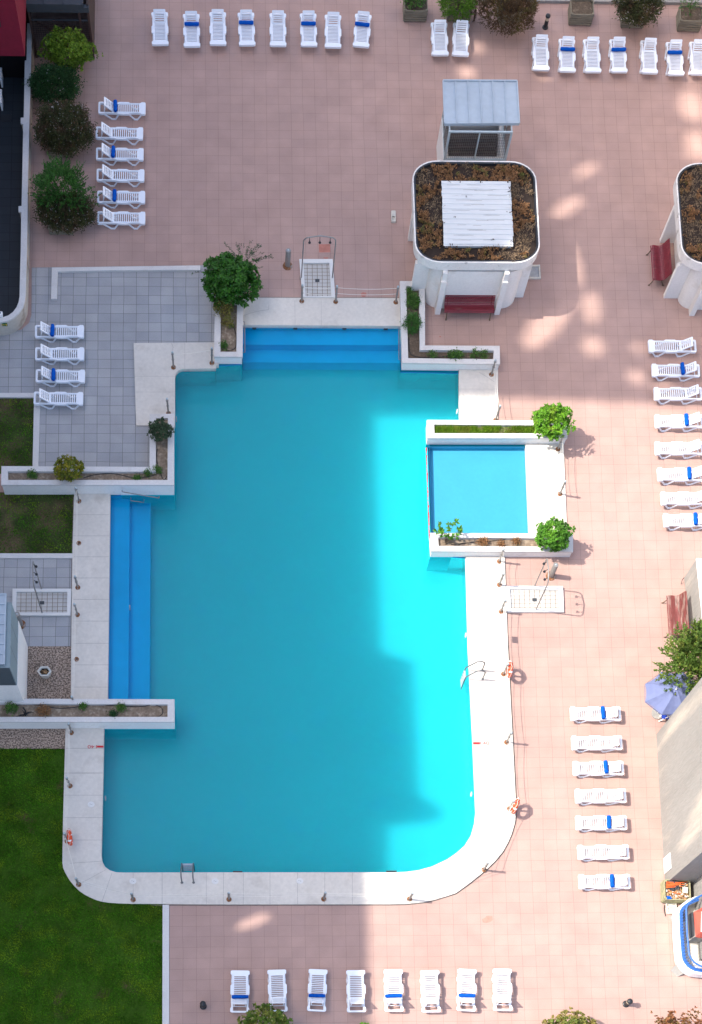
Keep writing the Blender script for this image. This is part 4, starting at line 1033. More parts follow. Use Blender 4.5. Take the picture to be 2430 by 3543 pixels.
# ================================================================== TIMBER PLANTER BOXES
BOX = {}
def timber_box(c, label, rz=0.0, m='wood', soil='soild', W=.97, D=.96, Hh=.56):
    key = (m, soil)
    if key in BOX: t = copy_tree(BOX[key])
    else:
        t = bpy.data.objects.new('timber_planter', None); COL.objects.link(t); BOX[key] = t
        R = random.Random(len(BOX)); d = D * SY; nb = 5; hb = (Hh - .05) / nb
        for (ax, s) in (('x', -1), ('x', 1), ('y', -1), ('y', 1)):
            b = MB()
            for k in range(nb):
                z = .05 + hb * (k + .5); j = R.uniform(-.012, .012)
                if ax == 'y': b.box((j, s * (d / 2 - .018), z), (W - .10 + R.uniform(-.03, .02) + (.1 if k % 2 else .04), .034, hb - .022))
                else: b.box((s * (W / 2 - .018), j, z), (.034, d - .07, hb - .014))
            b.build('side_panel', m, smooth=0).parent = t
        for sx in (-1, 1):
            for sy_ in (-1, 1):
                b = MB(); b.box((sx * (W / 2 - .065), sy_ * (d / 2 - .06), Hh / 2), (.06, .05, Hh)); b.build('corner_post', m, smooth=0).parent = t
        b = MB(); b.sheet([(-W / 2 + .05, -d / 2 + .05), (W / 2 - .05, -d / 2 + .05), (W / 2 - .05, d / 2 - .05), (-W / 2 + .05, d / 2 - .05)], Hh - .09); b.build('soil', soil, smooth=0).parent = t
    t.location = (c.x, c.y, 0); t.rotation_euler = (0, 0, rz); tag(t, label, 'timber planter', 'square timber planters')
    return t
def box_front(r, x, y): p = at(r, x, y); return Vector((p.x, p.y + .96 * SY / 2, 0))
bx = [box_front('n', 1435, 79), box_front('n', 1586, 78), box_front('S', 1165, 275), box_front('T', 318, 276), box_front('T', 860, 304), box_front('T', 1445, 341)]
for c, lb, rz in zip(bx, ['weathered timber planter with low green leaves, leftmost along the top edge', 'weathered timber planter under the bright green thuja', 'weathered timber planter hidden under the big brown bush', 'weathered timber planter of dry grass beside the bollard lamp', 'weathered timber planter under the white-flecked shrub at top right', 'weathered timber planter with small conifer in the top right corner'], [0, .0, .3, -.02, -.02, -.03]):
    timber_box(c, lb, rz)
lb3 = [box_front('A', 400, 640), box_front('A', 396, 1030), box_front('A', 400, 1530)]
for c, lb in zip(lb3, ['timber planter hidden under the lime green bush at left', 'timber planter under the dark flowering shrub at left', 'timber planter under the feathery conifer at left']): timber_box(c, lb)
# ================================================================== PLANTS
def bush(name, label, cat, base, c, r3, leaf, n, size, style='broad', seed=1, group=None, lump=.28, blossom=0, tips=None, ntip=0, stems=5, gap=.0, flat=.0, trunk_r=.04, twigs=0):
    """base: foot on the ground; c: crown centre; r3: crown radii; leaves in whorls spread through the crown"""
    R = random.Random(seed); t = thing(name, base, label, cat, group); c = Vector(c)
    if len(c) == 2: c = Vector((c.x, c.y, 0))
    m = MB(); pts = []
    so = Vector((seed * 3.7, seed * 1.3, seed * .7))
    tries = 0
    while len(pts) < n and tries < n * 30:
        tries += 1
        d = Vector((R.gauss(0, 1), R.gauss(0, 1), R.gauss(.25, 1))).normalized()
        if d.z < -.75: continue
        nz = mnoise.noise(d * 1.6 + so) + .55 * mnoise.noise(d * 3.7 + so * 2)
        if gap and mnoise.noise(d * 2.6 + so * 3) < -gap: continue
        rr = (1 + lump * nz * 1.5) * (R.uniform(.25, 1) ** .33)
        p = c + Vector((d.x * r3[0], d.y * r3[1], d.z * r3[2])) * rr
        if p.z < base[2] + .05: continue
        pts.append((p, d))
    def leaf_at(mm, o, d, l, w, fold=.25):
        d = d.normalized(); s = d.cross(Vector((R.uniform(-.4, .4), R.uniform(-.4, .4), 1)))
        if s.length < .01: s = Vector((1, 0, 0))
        s.normalize(); u = s.cross(d)
        mid = o + d * l * .5; k = u * (l * fold * R.uniform(-.5, .5))
        i = len(mm.v); mm.v += [tuple(o), tuple(mid + s * w - k), tuple(o + d * l), tuple(mid - s * w - k)]
        mm.f.append((i, i + 1, i + 2, i + 3)); mm.m.append(0)
    for p, d in pts:
        if style == 'broad':
            ax = (d + Vector((0, 0, .5)) + Vector((R.gauss(0, .3), R.gauss(0, .3), R.gauss(0, .3)))).normalized()
            k = R.randrange(6, 10); e1 = ax.cross(Vector((.3, .5, .81))).normalized(); e2 = ax.cross(e1); a0 = R.uniform(0, 6)
            for j in range(k):
                a = a0 + 2.4 * j; sp = R.uniform(.5, 1.15)
                leaf_at(m, p, ax * (1.15 - sp) + (e1 * math.cos(a) + e2 * math.sin(a)) * sp, size * R.uniform(.7, 1.2), size * R.uniform(.2, .3))
        elif style == 'small':
            for j in range(R.randrange(7, 12)):
                o = p + Vector((R.gauss(0, size), R.gauss(0, size), R.gauss(0, size)))
                dd = d + Vector((R.gauss(0, .8), R.gauss(0, .8), R.gauss(.2, .8)))
                leaf_at(m, o, dd, size * R.uniform(.6, 1.2), size * R.uniform(.22, .4))
        elif style == 'conifer':
            ax = (d + Vector((0, 0, .55)) + Vector((R.gauss(0, .35), R.gauss(0, .35), R.gauss(0, .25)))).normalized()
            L = size * R.uniform(1.2, 3.0)
            for j in range(9):
                o = p + ax * L * j / 9
                leaf_at(m, o, ax + Vector((R.gauss(0, .7), R.gauss(0, .7), R.gauss(0, .5))), size * R.uniform(.5, 1.0) * (1.2 - j / 12), size * .17)
        elif style == 'wispy':
            ax = (d + Vector((0, 0, .6)) + Vector((R.gauss(0, .3), R.gauss(0, .3), R.gauss(0, .2)))).normalized(); L = size * R.uniform(2.0, 5.0)
            for j in range(10):
                o = p + ax * L * j / 10
                leaf_at(m, o, ax + Vector((R.gauss(0, .9), R.gauss(0, .9), R.gauss(0, .6))), size * R.uniform(.6, 1.1), size * R.uniform(.18, .28))
    m.build('crown', leaf, t, smooth=0)
    b = MB(); bb = Vector(base)
    for k in range(stems):
        p, d = pts[R.randrange(len(pts))]; q = c + (p - c) * .75
        j = bb.lerp(q, .45) + Vector((R.gauss(0, .05), R.gauss(0, .05), 0)); o = bb + Vector((R.gauss(0, .03), R.gauss(0, .03), 0))
        b.tube([o, j, q, p], [trunk_r, trunk_r * .7, trunk_r * .35, trunk_r * .15], 6)
    for k in range(twigs):
        p, d = pts[R.randrange(len(pts))]; b.tube([c + (p - c) * .6, p, p + d * R.uniform(.05, .2)], [.008, .005, .003], 4)
    b.build('trunk', 'bark', t)
    if blossom:
        f = MB()
        for k in range(blossom):
            p, d = pts[R.randrange(len(pts))]; o = p + d * R.uniform(0, .06)
            for j in range(3): leaf_at(f, o + Vector((R.gauss(0, .01), R.gauss(0, .01), .01)), d + Vector((R.gauss(0, .8), R.gauss(0, .8), .3)), .035, .016)
        f.build('blossom', 'petal', t, smooth=0)['kind'] = 'stuff'
    if ntip:
        f = MB()
        for k in range(ntip):
            p, d = pts[R.randrange(len(pts))]
            if d.z < .1: continue
            ax = (d + Vector((R.gauss(0, .3), R.gauss(0, .3), .5))).normalized()
            for j in range(12):
                leaf_at(f, p + ax * (.05 + .012 * j) + Vector((R.gauss(0, .015), R.gauss(0, .015), 0)), ax + Vector((R.gauss(0, .8), R.gauss(0, .8), .2)), .05, .012)
        f.build('flower_spray', tips, t, smooth=0)['kind'] = 'stuff'
    return t
def crown_at(x, y, z): return gp(x, y, z)
def foot(c, z): return Vector((c.x, c.y, z))

# big laurel with feathery plumes, in the planter at the top left of the pool
c = crown_at(793, 968, 1.25); f_ = at('E', 266, 610, PZ); f_.z = .34
bush('laurel_bush', 'big glossy dark green laurel bush at the top left pool corner', 'bush', f_, c, (1.02, .78, .80), 'leaf_laurel', 760, .17, 'broad', 3, lump=.34, stems=9, trunk_r=.05)
c = crown_at(880, 880, 1.75)
t = bush('feathery_shrub', 'thin feathery brown-green plumes rising behind the laurel bush', 'shrub', f_ + Vector((.1, .15, 0)), crown_at(850, 905, 1.6), (.75, .5, .45), 'leaf_greygreen', 46, .05, 'wispy', 8, lump=.3, stems=6, trunk_r=.015)
R = random.Random(4); m = MB(); b = MB()
o0 = crown_at(842, 915, 1.6)
for (px, py) in ((868, 832), (905, 850), (938, 884), (820, 848), (775, 840), (947, 890), (895, 845), (660, 948)):
    q = crown_at(px, py, 1.95); b.tube([o0, o0.lerp(q, .5) + Vector((0, 0, .06)), q], [.010, .007, .004], 4)
    for j in range(40):
        u = R.uniform(.35, 1); s_ = o0.lerp(q, u) + Vector((R.gauss(0, .02), R.gauss(0, .02), .05 * math.sin(u * 3)))
        a = R.uniform(0, 6.28); dd = Vector((math.cos(a), math.sin(a), R.uniform(-.2, .6))) * .06; w = Vector((-math.sin(a), math.cos(a), 0)) * .014
        m.quad(s_, s_ + dd * .5 + w, s_ + dd, s_ + dd * .5 - w)
b.build('branch', 'bark', t); m.build('plume_leaves', 'leaf_greygreen', t, smooth=0)
c = crown_at(*[650 + .53325 * 232, 750 + .53325 * 575], .66); p = at('E', 250, 640, .36); p.z = .34
bush('pale_shrub', 'small yellowish shrub below the laurel bush in the same planter', 'shrub', p, c, (.34, .36, .26), 'leaf_olive', 120, .07, 'small', 5, stems=5, trunk_r=.012)
c = crown_at(650 + .53325 * 262, 750 + .53325 * 680, .5); p = foot(c, .34)
bush('pale_shrub', 'low yellowish trailing plant above the bare soil of the laurel planter', 'shrub', p, c, (.2, .2, .14), 'leaf_olive', 40, .06, 'small', 6, stems=3, trunk_r=.008)
# left trio by the parapet
c = crown_at(238, 172, 1.30); bush('lime_bush', 'lime green leafy bush at the left, nearest the mesh cage', 'bush', foot(lb3[0], .47), c, (.92, .66, .70), 'leaf_lime', 1150, .10, 'broad', 11, lump=.34, stems=6)
c = crown_at(190, 290, .80); bush('trailing_shrub', 'dark green trailing shrub with white flowers below the lime green bush', 'shrub', foot(lb3[0] + Vector((-.2, -.1, 0)), .3), c, (.95, .62, .60), 'leaf_dark', 1100, .075, 'small', 12, blossom=80, lump=.3, stems=6)
c = crown_at(222, 446, .92); bush('flowering_shrub', 'dark brownish shrub dotted with white flowers at left', 'shrub', foot(lb3[1], .3), c, (1.12, .90, .72), 'leaf_abelia', 2100, .072, 'small', 13, blossom=300, lump=.26, stems=9, twigs=30)
c = crown_at(212, 655, 1.25); bush('feathery_conifer', 'feathery green conifer in the lowest timber planter at left', 'conifer', foot(lb3[2], .47), c, (.86, .74, .86), 'leaf_conifer', 900, .13, 'conifer', 14, lump=.4, stems=6)
c = crown_at(225, 738, .70); bush('flowering_shrub', 'low dark flowering shrub at the foot of the feathery conifer', 'shrub', foot(lb3[2] + Vector((.05, -.12, 0)), .25), c, (1.12, .66, .52), 'leaf_abelia', 1400, .072, 'small', 15, blossom=170, lump=.28, stems=6)
# top edge
c = crown_at(1582, -6, 1.0); bush('thuja_bush', 'bright yellow-green rounded thuja in timber planter at top', 'bush', foot(bx[1], .47), c, (.68, .62, .64), 'leaf_thuja', 620, .12, 'conifer', 21, lump=.14, stems=4)
c = crown_at(1435, -8, .72); bush('low_shrub', 'low green leafy plant in the leftmost timber planter along the top', 'shrub', foot(bx[0], .47), c, (.40, .34, .28), 'leaf_herb', 90, .09, 'small', 22, stems=4, trunk_r=.015)
c = crown_at(1765, 36, .85); bush('brown_bush', 'large rusty brown bush at the top, left of bollard lamp', 'bush', foot(bx[2], .47), c, (1.04, .90, .76), 'leaf_brown', 2500, .08, 'conifer', 23, lump=.16, stems=8)
c = crown_at(1652, 12, .8); bush('brown_bush', 'small brown bush between the thuja and the large brown bush', 'bush', foot(c, 0), c, (.30, .34, .55), 'leaf_brown', 150, .055, 'small', 24, stems=4, trunk_r=.02)
c = crown_at(2212, 18, 1.0); bush('flecked_shrub', 'dark shrub flecked with pale flowers in timber planter at top right', 'shrub', foot(bx[4], .47), c, (.90, .66, .60), 'leaf_abelia', 1300, .07, 'small', 25, blossom=260, lump=.3, stems=7)
c = crown_at(2381, 12, 1.0); bush('small_conifer', 'small upright green conifer in the top right corner planter', 'conifer', foot(bx[5], .47), c, (.24, .24, .52), 'leaf_conifer', 110, .09, 'conifer', 26, lump=.2, stems=3, trunk_r=.02)
# around the pool planters
c = crown_at(239, 1622, 1.12); bush('rounded_shrub', 'yellow-green rounded shrub in the planter below the grey terrace', 'bush', foot(at('D', 445, 1492, PW), .60), c, (.56, .46, .46), 'leaf_yellow', 330, .085, 'broad', 31, lump=.2, stems=5)
c = crown_at(554, 1490, 1.10); bush('rounded_shrub', 'grey-green shrub at the upper end of the L-shaped planter beside the pool', 'bush', foot(at('D', 1050, 1200, PW), .60), c, (.42, .36, .42), 'leaf_greygreen', 210, .09, 'broad', 32, lump=.3, stems=5)
c = crown_at(1907, 1456, 1.08); bush('green_bush', 'bright green leafy bush in sun at end of the grass planter', 'bush', foot(at('F', 850, 1085, PZ), .34), c, (.66, .58, .60), 'leaf_bright', 420, .125, 'broad', 33, lump=.42, stems=6)
c = crown_at(1916, 1852, 1.02); bush('green_bush', 'dense rounded green bush in sun at end of the bare planter', 'bush', foot(at('G', 810, 815, PZ), .34), c, (.68, .56, .58), 'leaf_mid', 560, .10, 'broad', 34, lump=.24, stems=6)
c = crown_at(1400 + .64617 * 250, 1350 + .64617 * 745, .85); bush('broad_leaved_plant', 'small plant with large green leaves at pool end of bare planter', 'plant', foot(at('G', 225, 812, PZ), .34), c, (.50, .36, .34), 'leaf_mid', 17, .17, 'broad', 35, lump=.5, stems=9, trunk_r=.012)
for x, y, rx, ry, rz, lf, sz, n, lb in ((117, 430, .24, .30, .14, 'leaf_herb', .05, 160, 'bright green mat of leaves in upper arm of the L-shaped weedy planter'), (98, 375, .10, .10, .10, 'leaf_herb', .05, 26, 'tiny green plant at the top end of the L-shaped weedy planter'),
                                        (112, 548, .33, .38, .22, 'leaf_conifer', .055, 190, 'dull green spreading plant midway in the L-shaped weedy planter'), (335, 708, .26, .12, .12, 'leaf_herb', .07, 60, 'grassy weed in the middle of the lower arm of weedy planter'),
                                        (213, 702, .10, .09, .09, 'leaf_herb', .06, 20, 'small weed near the inner corner of the L-shaped planter'), (432, 700, .10, .13, .14, 'leaf_herb', .06, 24, 'thin weed right of the grassy weed in weedy planter'), (480, 702, .10, .14, .14, 'leaf_herb', .06, 24, 'weed at the right end of the L-shaped weedy planter')):
    p = at('F', x, y, .46); p.z = .34; bush('weed', lb, 'weed', p, p + Vector((0, 0, rz * .7)), (rx, ry, rz), lf, n, sz, 'small', int(x + y), 'weeds in the planters', stems=3, trunk_r=.006)
for r, x, y, z, rr, lf, lb in (('D', 210, 1480, PW, .13, 'leaf_herb', 'small bright weed left of the yellow-green shrub'), ('D', 1018, 1452, PW, .12, 'leaf_herb', 'weed in the inner corner of planter below the grey terrace'), ('D', 890, 1500, PW, .08, 'leaf_herb', 'tiny weed beside the hose in the planter below grey terrace'),
                               ('D', 960, 1468, PW, .09, 'leaf_herb', 'low weed right of the hose loop in planter below grey terrace'), ('H', 785, 1490, PW, .13, 'leaf_herb', 'green weed midway along the bare-soil planter at left'), ('H', 75, 1505, PW, .2, 'leaf_herb', 'green weed at left end of the bare-soil planter'), ('H', 540, 1485, PW, .08, 'leaf_herb', 'tiny weed touching hose in the bare-soil planter'),
                               ('H', 735, 1535, PW, .10, 'leaf_dark', 'dark little plant below the hose in bare-soil planter'), ('H', 285, 1520, PW, .22, 'leaf_dry', 'tuft of dry orange grass beside the dead roots'), ('E', 236, 830, PZ, .10, 'leaf_herb', 'small weed at lower end of the laurel planter'),
                               ('G', 420, 812, PZ, .16, 'leaf_dry', 'dry brown weed in the bare planter of the paddling pool'), ('G', 600, 806, PZ, .10, 'leaf_dry', 'small dry weed midway in the bare planter of paddling pool'), ('G', 520, 822, PZ, .09, 'leaf_dry', 'faint dry tuft in the bare planter of paddling pool')):
    p = at(r, x, y, z); p.z = z - .12; bush('weed', lb, 'weed', p, p + Vector((0, 0, rr * .5)), (rr, rr * .8, rr * .7), lf, int(22 + rr * 180), .055, 'small', int(x * 3 + y), 'weeds in the planters', stems=3, trunk_r=.006)
# grass in the planter above the paddling pool
R = random.Random(9); m = MB(); gi = ats('F', [(230, 1064), (760, 1068), (760, 1104), (232, 1102)], PZ)
for k in range(9000):
    x = R.uniform(gi[0].x, gi[1].x); y = R.uniform(gi[2].y, gi[0].y)
    if mnoise.noise(Vector((x * 1.7, y * 1.5, 3))) < -.38 and R.random() < .8: continue
    a = R.uniform(0, 6.28); h = R.uniform(.05, .17); l = R.uniform(.02, .10); w = .009
    m.v += [(x - w * math.sin(a), y + w * math.cos(a), .34), (x + w * math.sin(a), y - w * math.cos(a), .34), (x + l * math.cos(a), y + l * math.sin(a), .34 + h)]
    i = len(m.v) - 3; m.f.append((i, i + 1, i + 2)); m.m.append(0)
leafmat('leaf_turf', (.15, .27, .018), c2=(.24, .29, .04), ms=3)
struct(m.build('planter_grass', 'leaf_turf', smooth=0), 'stuff')
# bottom edge shrubs (they stand below the frame)
def low(name, label, cat, px, py, zc, r3, leaf, n, size, style, seed, **k):
    c = crown_at(px, py, zc); return bush(name, label, cat, foot(c, 0), c, r3, leaf, n, size, style, seed, **k)
low('shrub', 'green shrub with pale cream flower sprays at the bottom, below the second lounger', 'shrub', 915, 3555, 1.2, (.98, .74, .62), 'leaf_privet', 520, .12, 'broad', 41, lump=.45, gap=.3, tips='leaf_tip', ntip=60, stems=8)
low('shrub', 'tip of a small yellow-green bush at the very bottom edge', 'shrub', 1266, 3568, .8, (.36, .28, .3), 'leaf_bright', 120, .09, 'broad', 42, stems=4)
low('shrub', 'yellow-green and tan rounded shrub at the bottom edge, in sun', 'shrub', 1982, 3590, 1.1, (1.12, .92, .62), 'leaf_olive', 900, .09, 'broad', 43, lump=.2, stems=9)
low('shrub', 'rust-brown shrub in the bottom right corner', 'shrub', 2345, 3592, 1.1, (1.15, .98, .66), 'leaf_rust', 800, .085, 'broad', 44, lump=.4, gap=.3, stems=10)
# conifer behind the low grey wall at the right
c = crown_at(2440, 2292, 2.1)
bush('cypress_tree', 'feathery sunlit conifer overhanging the blue parasol at right', 'tree', foot(gp(2440, 2330, 0), 0), c, (1.22, 1.12, 1.35), 'leaf_conifer_sun', 1900, .17, 'conifer', 53, lump=.62, stems=12, trunk_r=.09)

# ---- hoses and roots in the planters
def hose(label, pts, r=.014):
    b = MB(); P = [Vector(p) for p in pts]; path = []
    for k in range(len(P) - 1):
        a, c_, d, e = P[max(k - 1, 0)], P[k], P[k + 1], P[min(k + 2, len(P) - 1)]
        for j in range(5):
            u = j / 5; path.append(.5 * ((2 * c_) + (d - a) * u + (2 * a - 5 * c_ + 4 * d - e) * u * u + (3 * c_ - a - 3 * d + e) * u ** 3))
    path.append(P[-1]); b.tube(path, r, 6)
    tag(b.build('irrigation_hose', 'rubber', origin=P[0]), label, 'hose', 'black irrigation hoses in the planters')
def hp(r, z, pts): return [Vector((q.x, q.y, z - .12 + .016)) for q in ats(r, pts, z - .1)]
hose('black hose winding through the planter below the grey terrace', hp('D', PW, [(540, 1507), (620, 1485), (720, 1478), (800, 1490), (870, 1505), (950, 1500), (1010, 1485)]))
hose('black hose along the L-shaped planter beside the pool', hp('D', PW, [(1085, 1495), (1060, 1515), (1025, 1420), (1015, 1360), (1022, 1320)]))
hose('long black hose lying along the bare-soil planter at left', hp('H', PW, [(60, 1510), (130, 1478), (250, 1480), (370, 1500), (480, 1495), (600, 1478), (760, 1484), (900, 1490), (1000, 1480), (1050, 1500), (1055, 1535), (1030, 1555)]))
hose('black hose loop at the lower end of the laurel planter', hp('E', PZ, [(225, 690), (290, 710), (312, 760), (314, 830), (300, 858), (250, 870)]))
hose('black hose along the corner of the weedy L-shaped planter', hp('F', PZ, [(97, 620), (100, 680), (125, 712), (230, 718), (300, 708), (350, 690), (395, 680)]))
hose('black hose in the bare planter of the paddling pool', hp('G', PZ, [(250, 826), (360, 815), (450, 808), (540, 800)]))
p = at('G', 545, 800, PZ)
b = MB(); r_ = at('P', 395, 2170, PW); r_.z = .60
t = thing('dead_roots', r_, 'dead black roots and a bare stump in the bare-soil planter', 'dead plant')
b.tube([r_, r_ + Vector((.06, .04, .25)), r_ + Vector((.02, .02, .55)), r_ + Vector((.04, .02, .62))], [.035, .028, .03, .012], 6); b.build('stump', 'rubber', t)
b = MB(); R = random.Random(3)
for k in range(9):
    a = R.uniform(-2.6, 2.8); l = R.uniform(.2, .42); d = Vector((math.cos(a) * l, math.sin(a) * l * .5, R.uniform(.0, .12)))
    b.tube([r_, r_ + d * .5 + Vector((0, 0, .06)), r_ + d], [.022, .016, .006], 5)
b.build('root', 'rubber', t)
# ================================================================== LEFT EDGE
pz = .82
pin = [at('A', x, y, pz) for x, y in [(166, 150), (160, 500), (155, 762), (135, 764), (135, 800), (152, 806), (148, 1000), (141, 1336), (121, 1338), (121, 1372), (139, 1376), (135, 1640)]] + [at('D', x, y, pz) for x, y in [(131, 180), (128, 330), (122, 365), (108, 400), (85, 430), (55, 452), (20, 464), (-10, 468), (-140, 474)]]
pout = [at('A', x, y, pz) for x, y in [(209, 150), (200, 500), (192, 762), (186, 1000), (180, 1338), (175, 1640)]] + [at('D', x, y, pz) for x, y in [(171, 180), (168, 300), (163, 355), (150, 400), (125, 436), (90, 468), (50, 488), (0, 497), (-140, 503)]]
t = thing('parapet_wall', Vector((pout[4].x, pout[4].y, 0)), 'curved parapet wall with pale coping around the dark court at left', 'wall')
ring = pout + pin[::-1]
b = MB(); b.prism(xy(ring), pz - .07, pz); b.build('coping', 'rim', t, smooth=0)
b = MB(); b.prism([(p.x, p.y) for p in offset(xy(ring), -.03)], 0, pz - .071, bottom=False); b.build('wall', 'cream', t)
sg = at('D', 24, 503, .62); t = thing('exit_sign', Vector((sg.x, sg.y - .06, .62)), 'small green and yellow exit sign on the curved parapet wall', 'sign')
base = t.location.copy()
b = MB(); b.box((0, 0, 0), (.30, .02, .16), rz=.0); o = b.build('panel', 'sign', origin=(0, 0, 0), smooth=0); o.parent = t
b = MB()     # running figure and arrow, as far as they can be made out
b.box((-.075, -.012, .045), (.028, .006, .028)); b.beam((-.07, -.012, .03), (-.085, -.012, -.01), .028, .006, up=(0, 1, 0)); b.beam((-.085, -.012, -.01), (-.055, -.012, -.05), .02, .006, up=(0, 1, 0)); b.beam((-.085, -.012, -.01), (-.12, -.012, -.045), .02, .006, up=(0, 1, 0)); b.beam((-.07, -.012, .025), (-.035, -.012, .0), .016, .006, up=(0, 1, 0))
b.box((.03, -.012, 0), (.06, .006, .022)); b.poly([(.0, -.013, .035), (-.03, -.013, 0), (.0, -.013, -.035)]); b.box((.11, -.012, 0), (.045, .006, .11))
o = b.build('pictogram', 'yellow', origin=(0, 0, 0), smooth=0); o.parent = t
p = at('D', 8, 453, pz); t = thing('alarm_box', p + Vector((0, .0, 0)), 'small white box on the coping of the curved parapet', 'box')
b = MB(); b.box((p.x - .08, p.y, pz + .06), (.30, .16, .12)); b.build('case', 'whitep', t, smooth=0)
b = MB(); b.box((p.x - .02, p.y + .02, pz + .124), (.07, .05, .008)); b.build('label_plate', 'dgrey', t, smooth=0)
p = at('O', 100, 1865); b = MB(); b.box((0, 0, 0), (.40, .36, .012)); b.box((0, 0, .008), (.34, .30, .01))
tag(b.build('drain_cover', 'black', origin=(0, 0, 0), smooth=0), 'dark square drain cover in the slate court at left', 'drain cover').location = p + Vector((0, 0, .011))
# crimson building overhanging the court
zb = 2.6; se = at('O', 396, 885, zb); x0 = se.x - 9; x1 = se.x; y0 = se.y; y1 = y0 + 9
t = thing('crimson_building', Vector((x1, y0, 0)), 'crimson rendered building corner at the top left of the photo', 'building')
b = MB(); b.prism([(x0, y0), (x1, y0), (x1, y1), (x0, y1)], zb, 9.5); b.build('wall', 'red', t, smooth=0)
b = MB(); b.prism([(x0, y0 + 1.6), (x1 - .25, y0 + 1.6), (x1 - .25, y1), (x0, y1)], 0, zb - .002, bottom=False); b.build('ground_storey', 'void', t, smooth=0)  # near-black colour stands in for the unlit void under the overhang
b = MB(); b.box((x1 - 1.2, y0 - .02, zb + 1.9), (1.0, .035, 1.2)); b.build('window', 'black', t, smooth=0)
xw = at('A', -2, 600, 1).x
for k, (yy0, h) in enumerate(((at('A', 0, 500, 0).y, .9), (at('A', 0, 620, 0).y, .9))):
    b = MB(); b.box((0, 0, .45), (.5, .6, .05)); b.box((-.2, 0, .22), (.06, .5, .44)); b.box((.2, 0, .22), (.06, .5, .44)); b.box((-.22, 0, .75), (.05, .6, .6))
    o = tag(b.build('garden_chair', 'whitep', origin=(0, 0, 0), smooth=0), 'white chair partly cut off at left edge in dark court, ' + ('upper of two' if k == 0 else 'lower of two'), 'chair', 'white chairs in the dark court'); o.location = (at('A', -26, 480 + k * 150, .4).x, at('A', -26, 480 + k * 150, .4).y, 0)
# mesh cage under a dark awning
ba, bc = at('O', 580, 910), at('O', 1478, 905); yf = (ba.y + bc.y) / 2; x0, x1 = ba.x, bc.x; yk = yf + 3.2
t = thing('mesh_cage', Vector(((x0 + x1) / 2, yf, 0)), 'dark brown mesh cage under a grey sheet awning at top left', 'cage')
for x, nm in ((x0, 0), (x1, 1), (at('O', 1330, 700, .5).x - .02, 2)):
    b = MB(); b.box((x, yf, 1.05), (.09, .07, 2.1)); b.build('post', 'brown', t, smooth=0)
for z_, h_, y_ in ((1.72, .05, .003), (.06, .06, .003), (2.22, .22, .02)):
    b = MB(); b.box(((x0 + x1) / 2, yf + y_, z_), (x1 - x0 - .09 if h_ < .1 else x1 - x0 + .1, .05 if h_ < .1 else .16, h_)); b.build('beam', 'dgrey', t, smooth=0)
b = MB(); b.beam((x0 + .03, yf + .05, 1.72), (x0 + 1.25, yf + .05, .9), .035, .035); b.build('brace', 'brown', t, smooth=0)
mesh_panel((x0, yf, 0), (x1, yf, 0), .09, 1.70, .085, .005).build('mesh_panel', 'brown', t, smooth=0)
b = MB(); b.prism([(x1 - .035, yf + .036), (x1 + .03, yf + .036), (x1 + .03, yk), (x1 - .035, yk)], 0, 2.4, bottom=False); b.build('side_panel', 'brownsheet', t, smooth=0)
b = MB(); xa, xb = at('O', 385, 30, 2.45).x, at('O', 1310, 30, 2.45).x; ya = at('O', 800, 62, 2.45).y
b.prism([(xa, ya), (xb, ya), (xb, yk), (xa, yk)], 2.38, 2.45)
for k in range(4): b.box((xa + (xb - xa) * (k / 3 * .98 + .01), (ya + yk) / 2, 2.475), (.06, yk - ya, .05))
b.box(((xa + xb) / 2, ya - .02, 2.40), (xb - xa, .05, .16)); b.build('awning', 'dgrey', t, smooth=0)
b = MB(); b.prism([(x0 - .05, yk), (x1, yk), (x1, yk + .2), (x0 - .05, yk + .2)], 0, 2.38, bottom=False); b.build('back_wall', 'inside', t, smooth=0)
# white building with slate-blue sheet roof, lower left
ne, sw = at('P', 452, 1110, 0), at('P', 352, 1985, PW)
x1 = ne.x; y1 = ne.y; y0 = sw.y; x0 = x1 - 7
t = thing('white_building', Vector((x1, (y0 + y1) / 2, 0)), 'white building with teal cladding and blue sheet roof at left edge', 'building')
zw, zr = 2.15, 3.62
b = MB(); b.prism([(x0, y0), (x1, y0), (x1, y1), (x0, y1)], 0, zw, bottom=False); b.build('wall', 'render', t, smooth=0)
b = MB(); b.prism([(x0, y0 + .02), (x1 - .02, y0 + .02), (x1 - .02, y1 - .02), (x0, y1 - .02)], zw, zr, bottom=False, side=0)
for k in range(1, 3):
    y = y0 + (y1 - y0) * k / 3; b.box((x1 - .019, y, (zw + zr) / 2), (.006, .012, zr - zw), mi=1)
nrib = 22
for k in range(nrib): b.box(((x0 + x1) / 2, y0 + .018, zw + (zr - zw) * (k + .5) / nrib), (x1 - x0 - .1, .03, (zr - zw) / nrib * .5), mi=1)
b.build('cladding', ['clad', 'cladd'], t, smooth=0)
rc = [at('P', 85, 262, zr + .1), at('P', 72, 1378, zr + .1)]; ry1, ry0 = rc[0].y, rc[1].y; rx = (rc[0].x + rc[1].x) / 2
b = MB(); b.prism([(x0, ry0), (rx, ry0), (rx, ry1), (x0, ry1)], zr + .001, zr + .09)
for k in range(8):
    y = ry0 + (ry1 - ry0) * k / 7; b.box(((x0 + rx) / 2, y, zr + .115), (rx - x0, .05, .05))
b.box((rx, (ry0 + ry1) / 2, zr + .07), (.06, ry1 - ry0 + .05, .11)); b.build('roof', 'sheet', t, smooth=0)
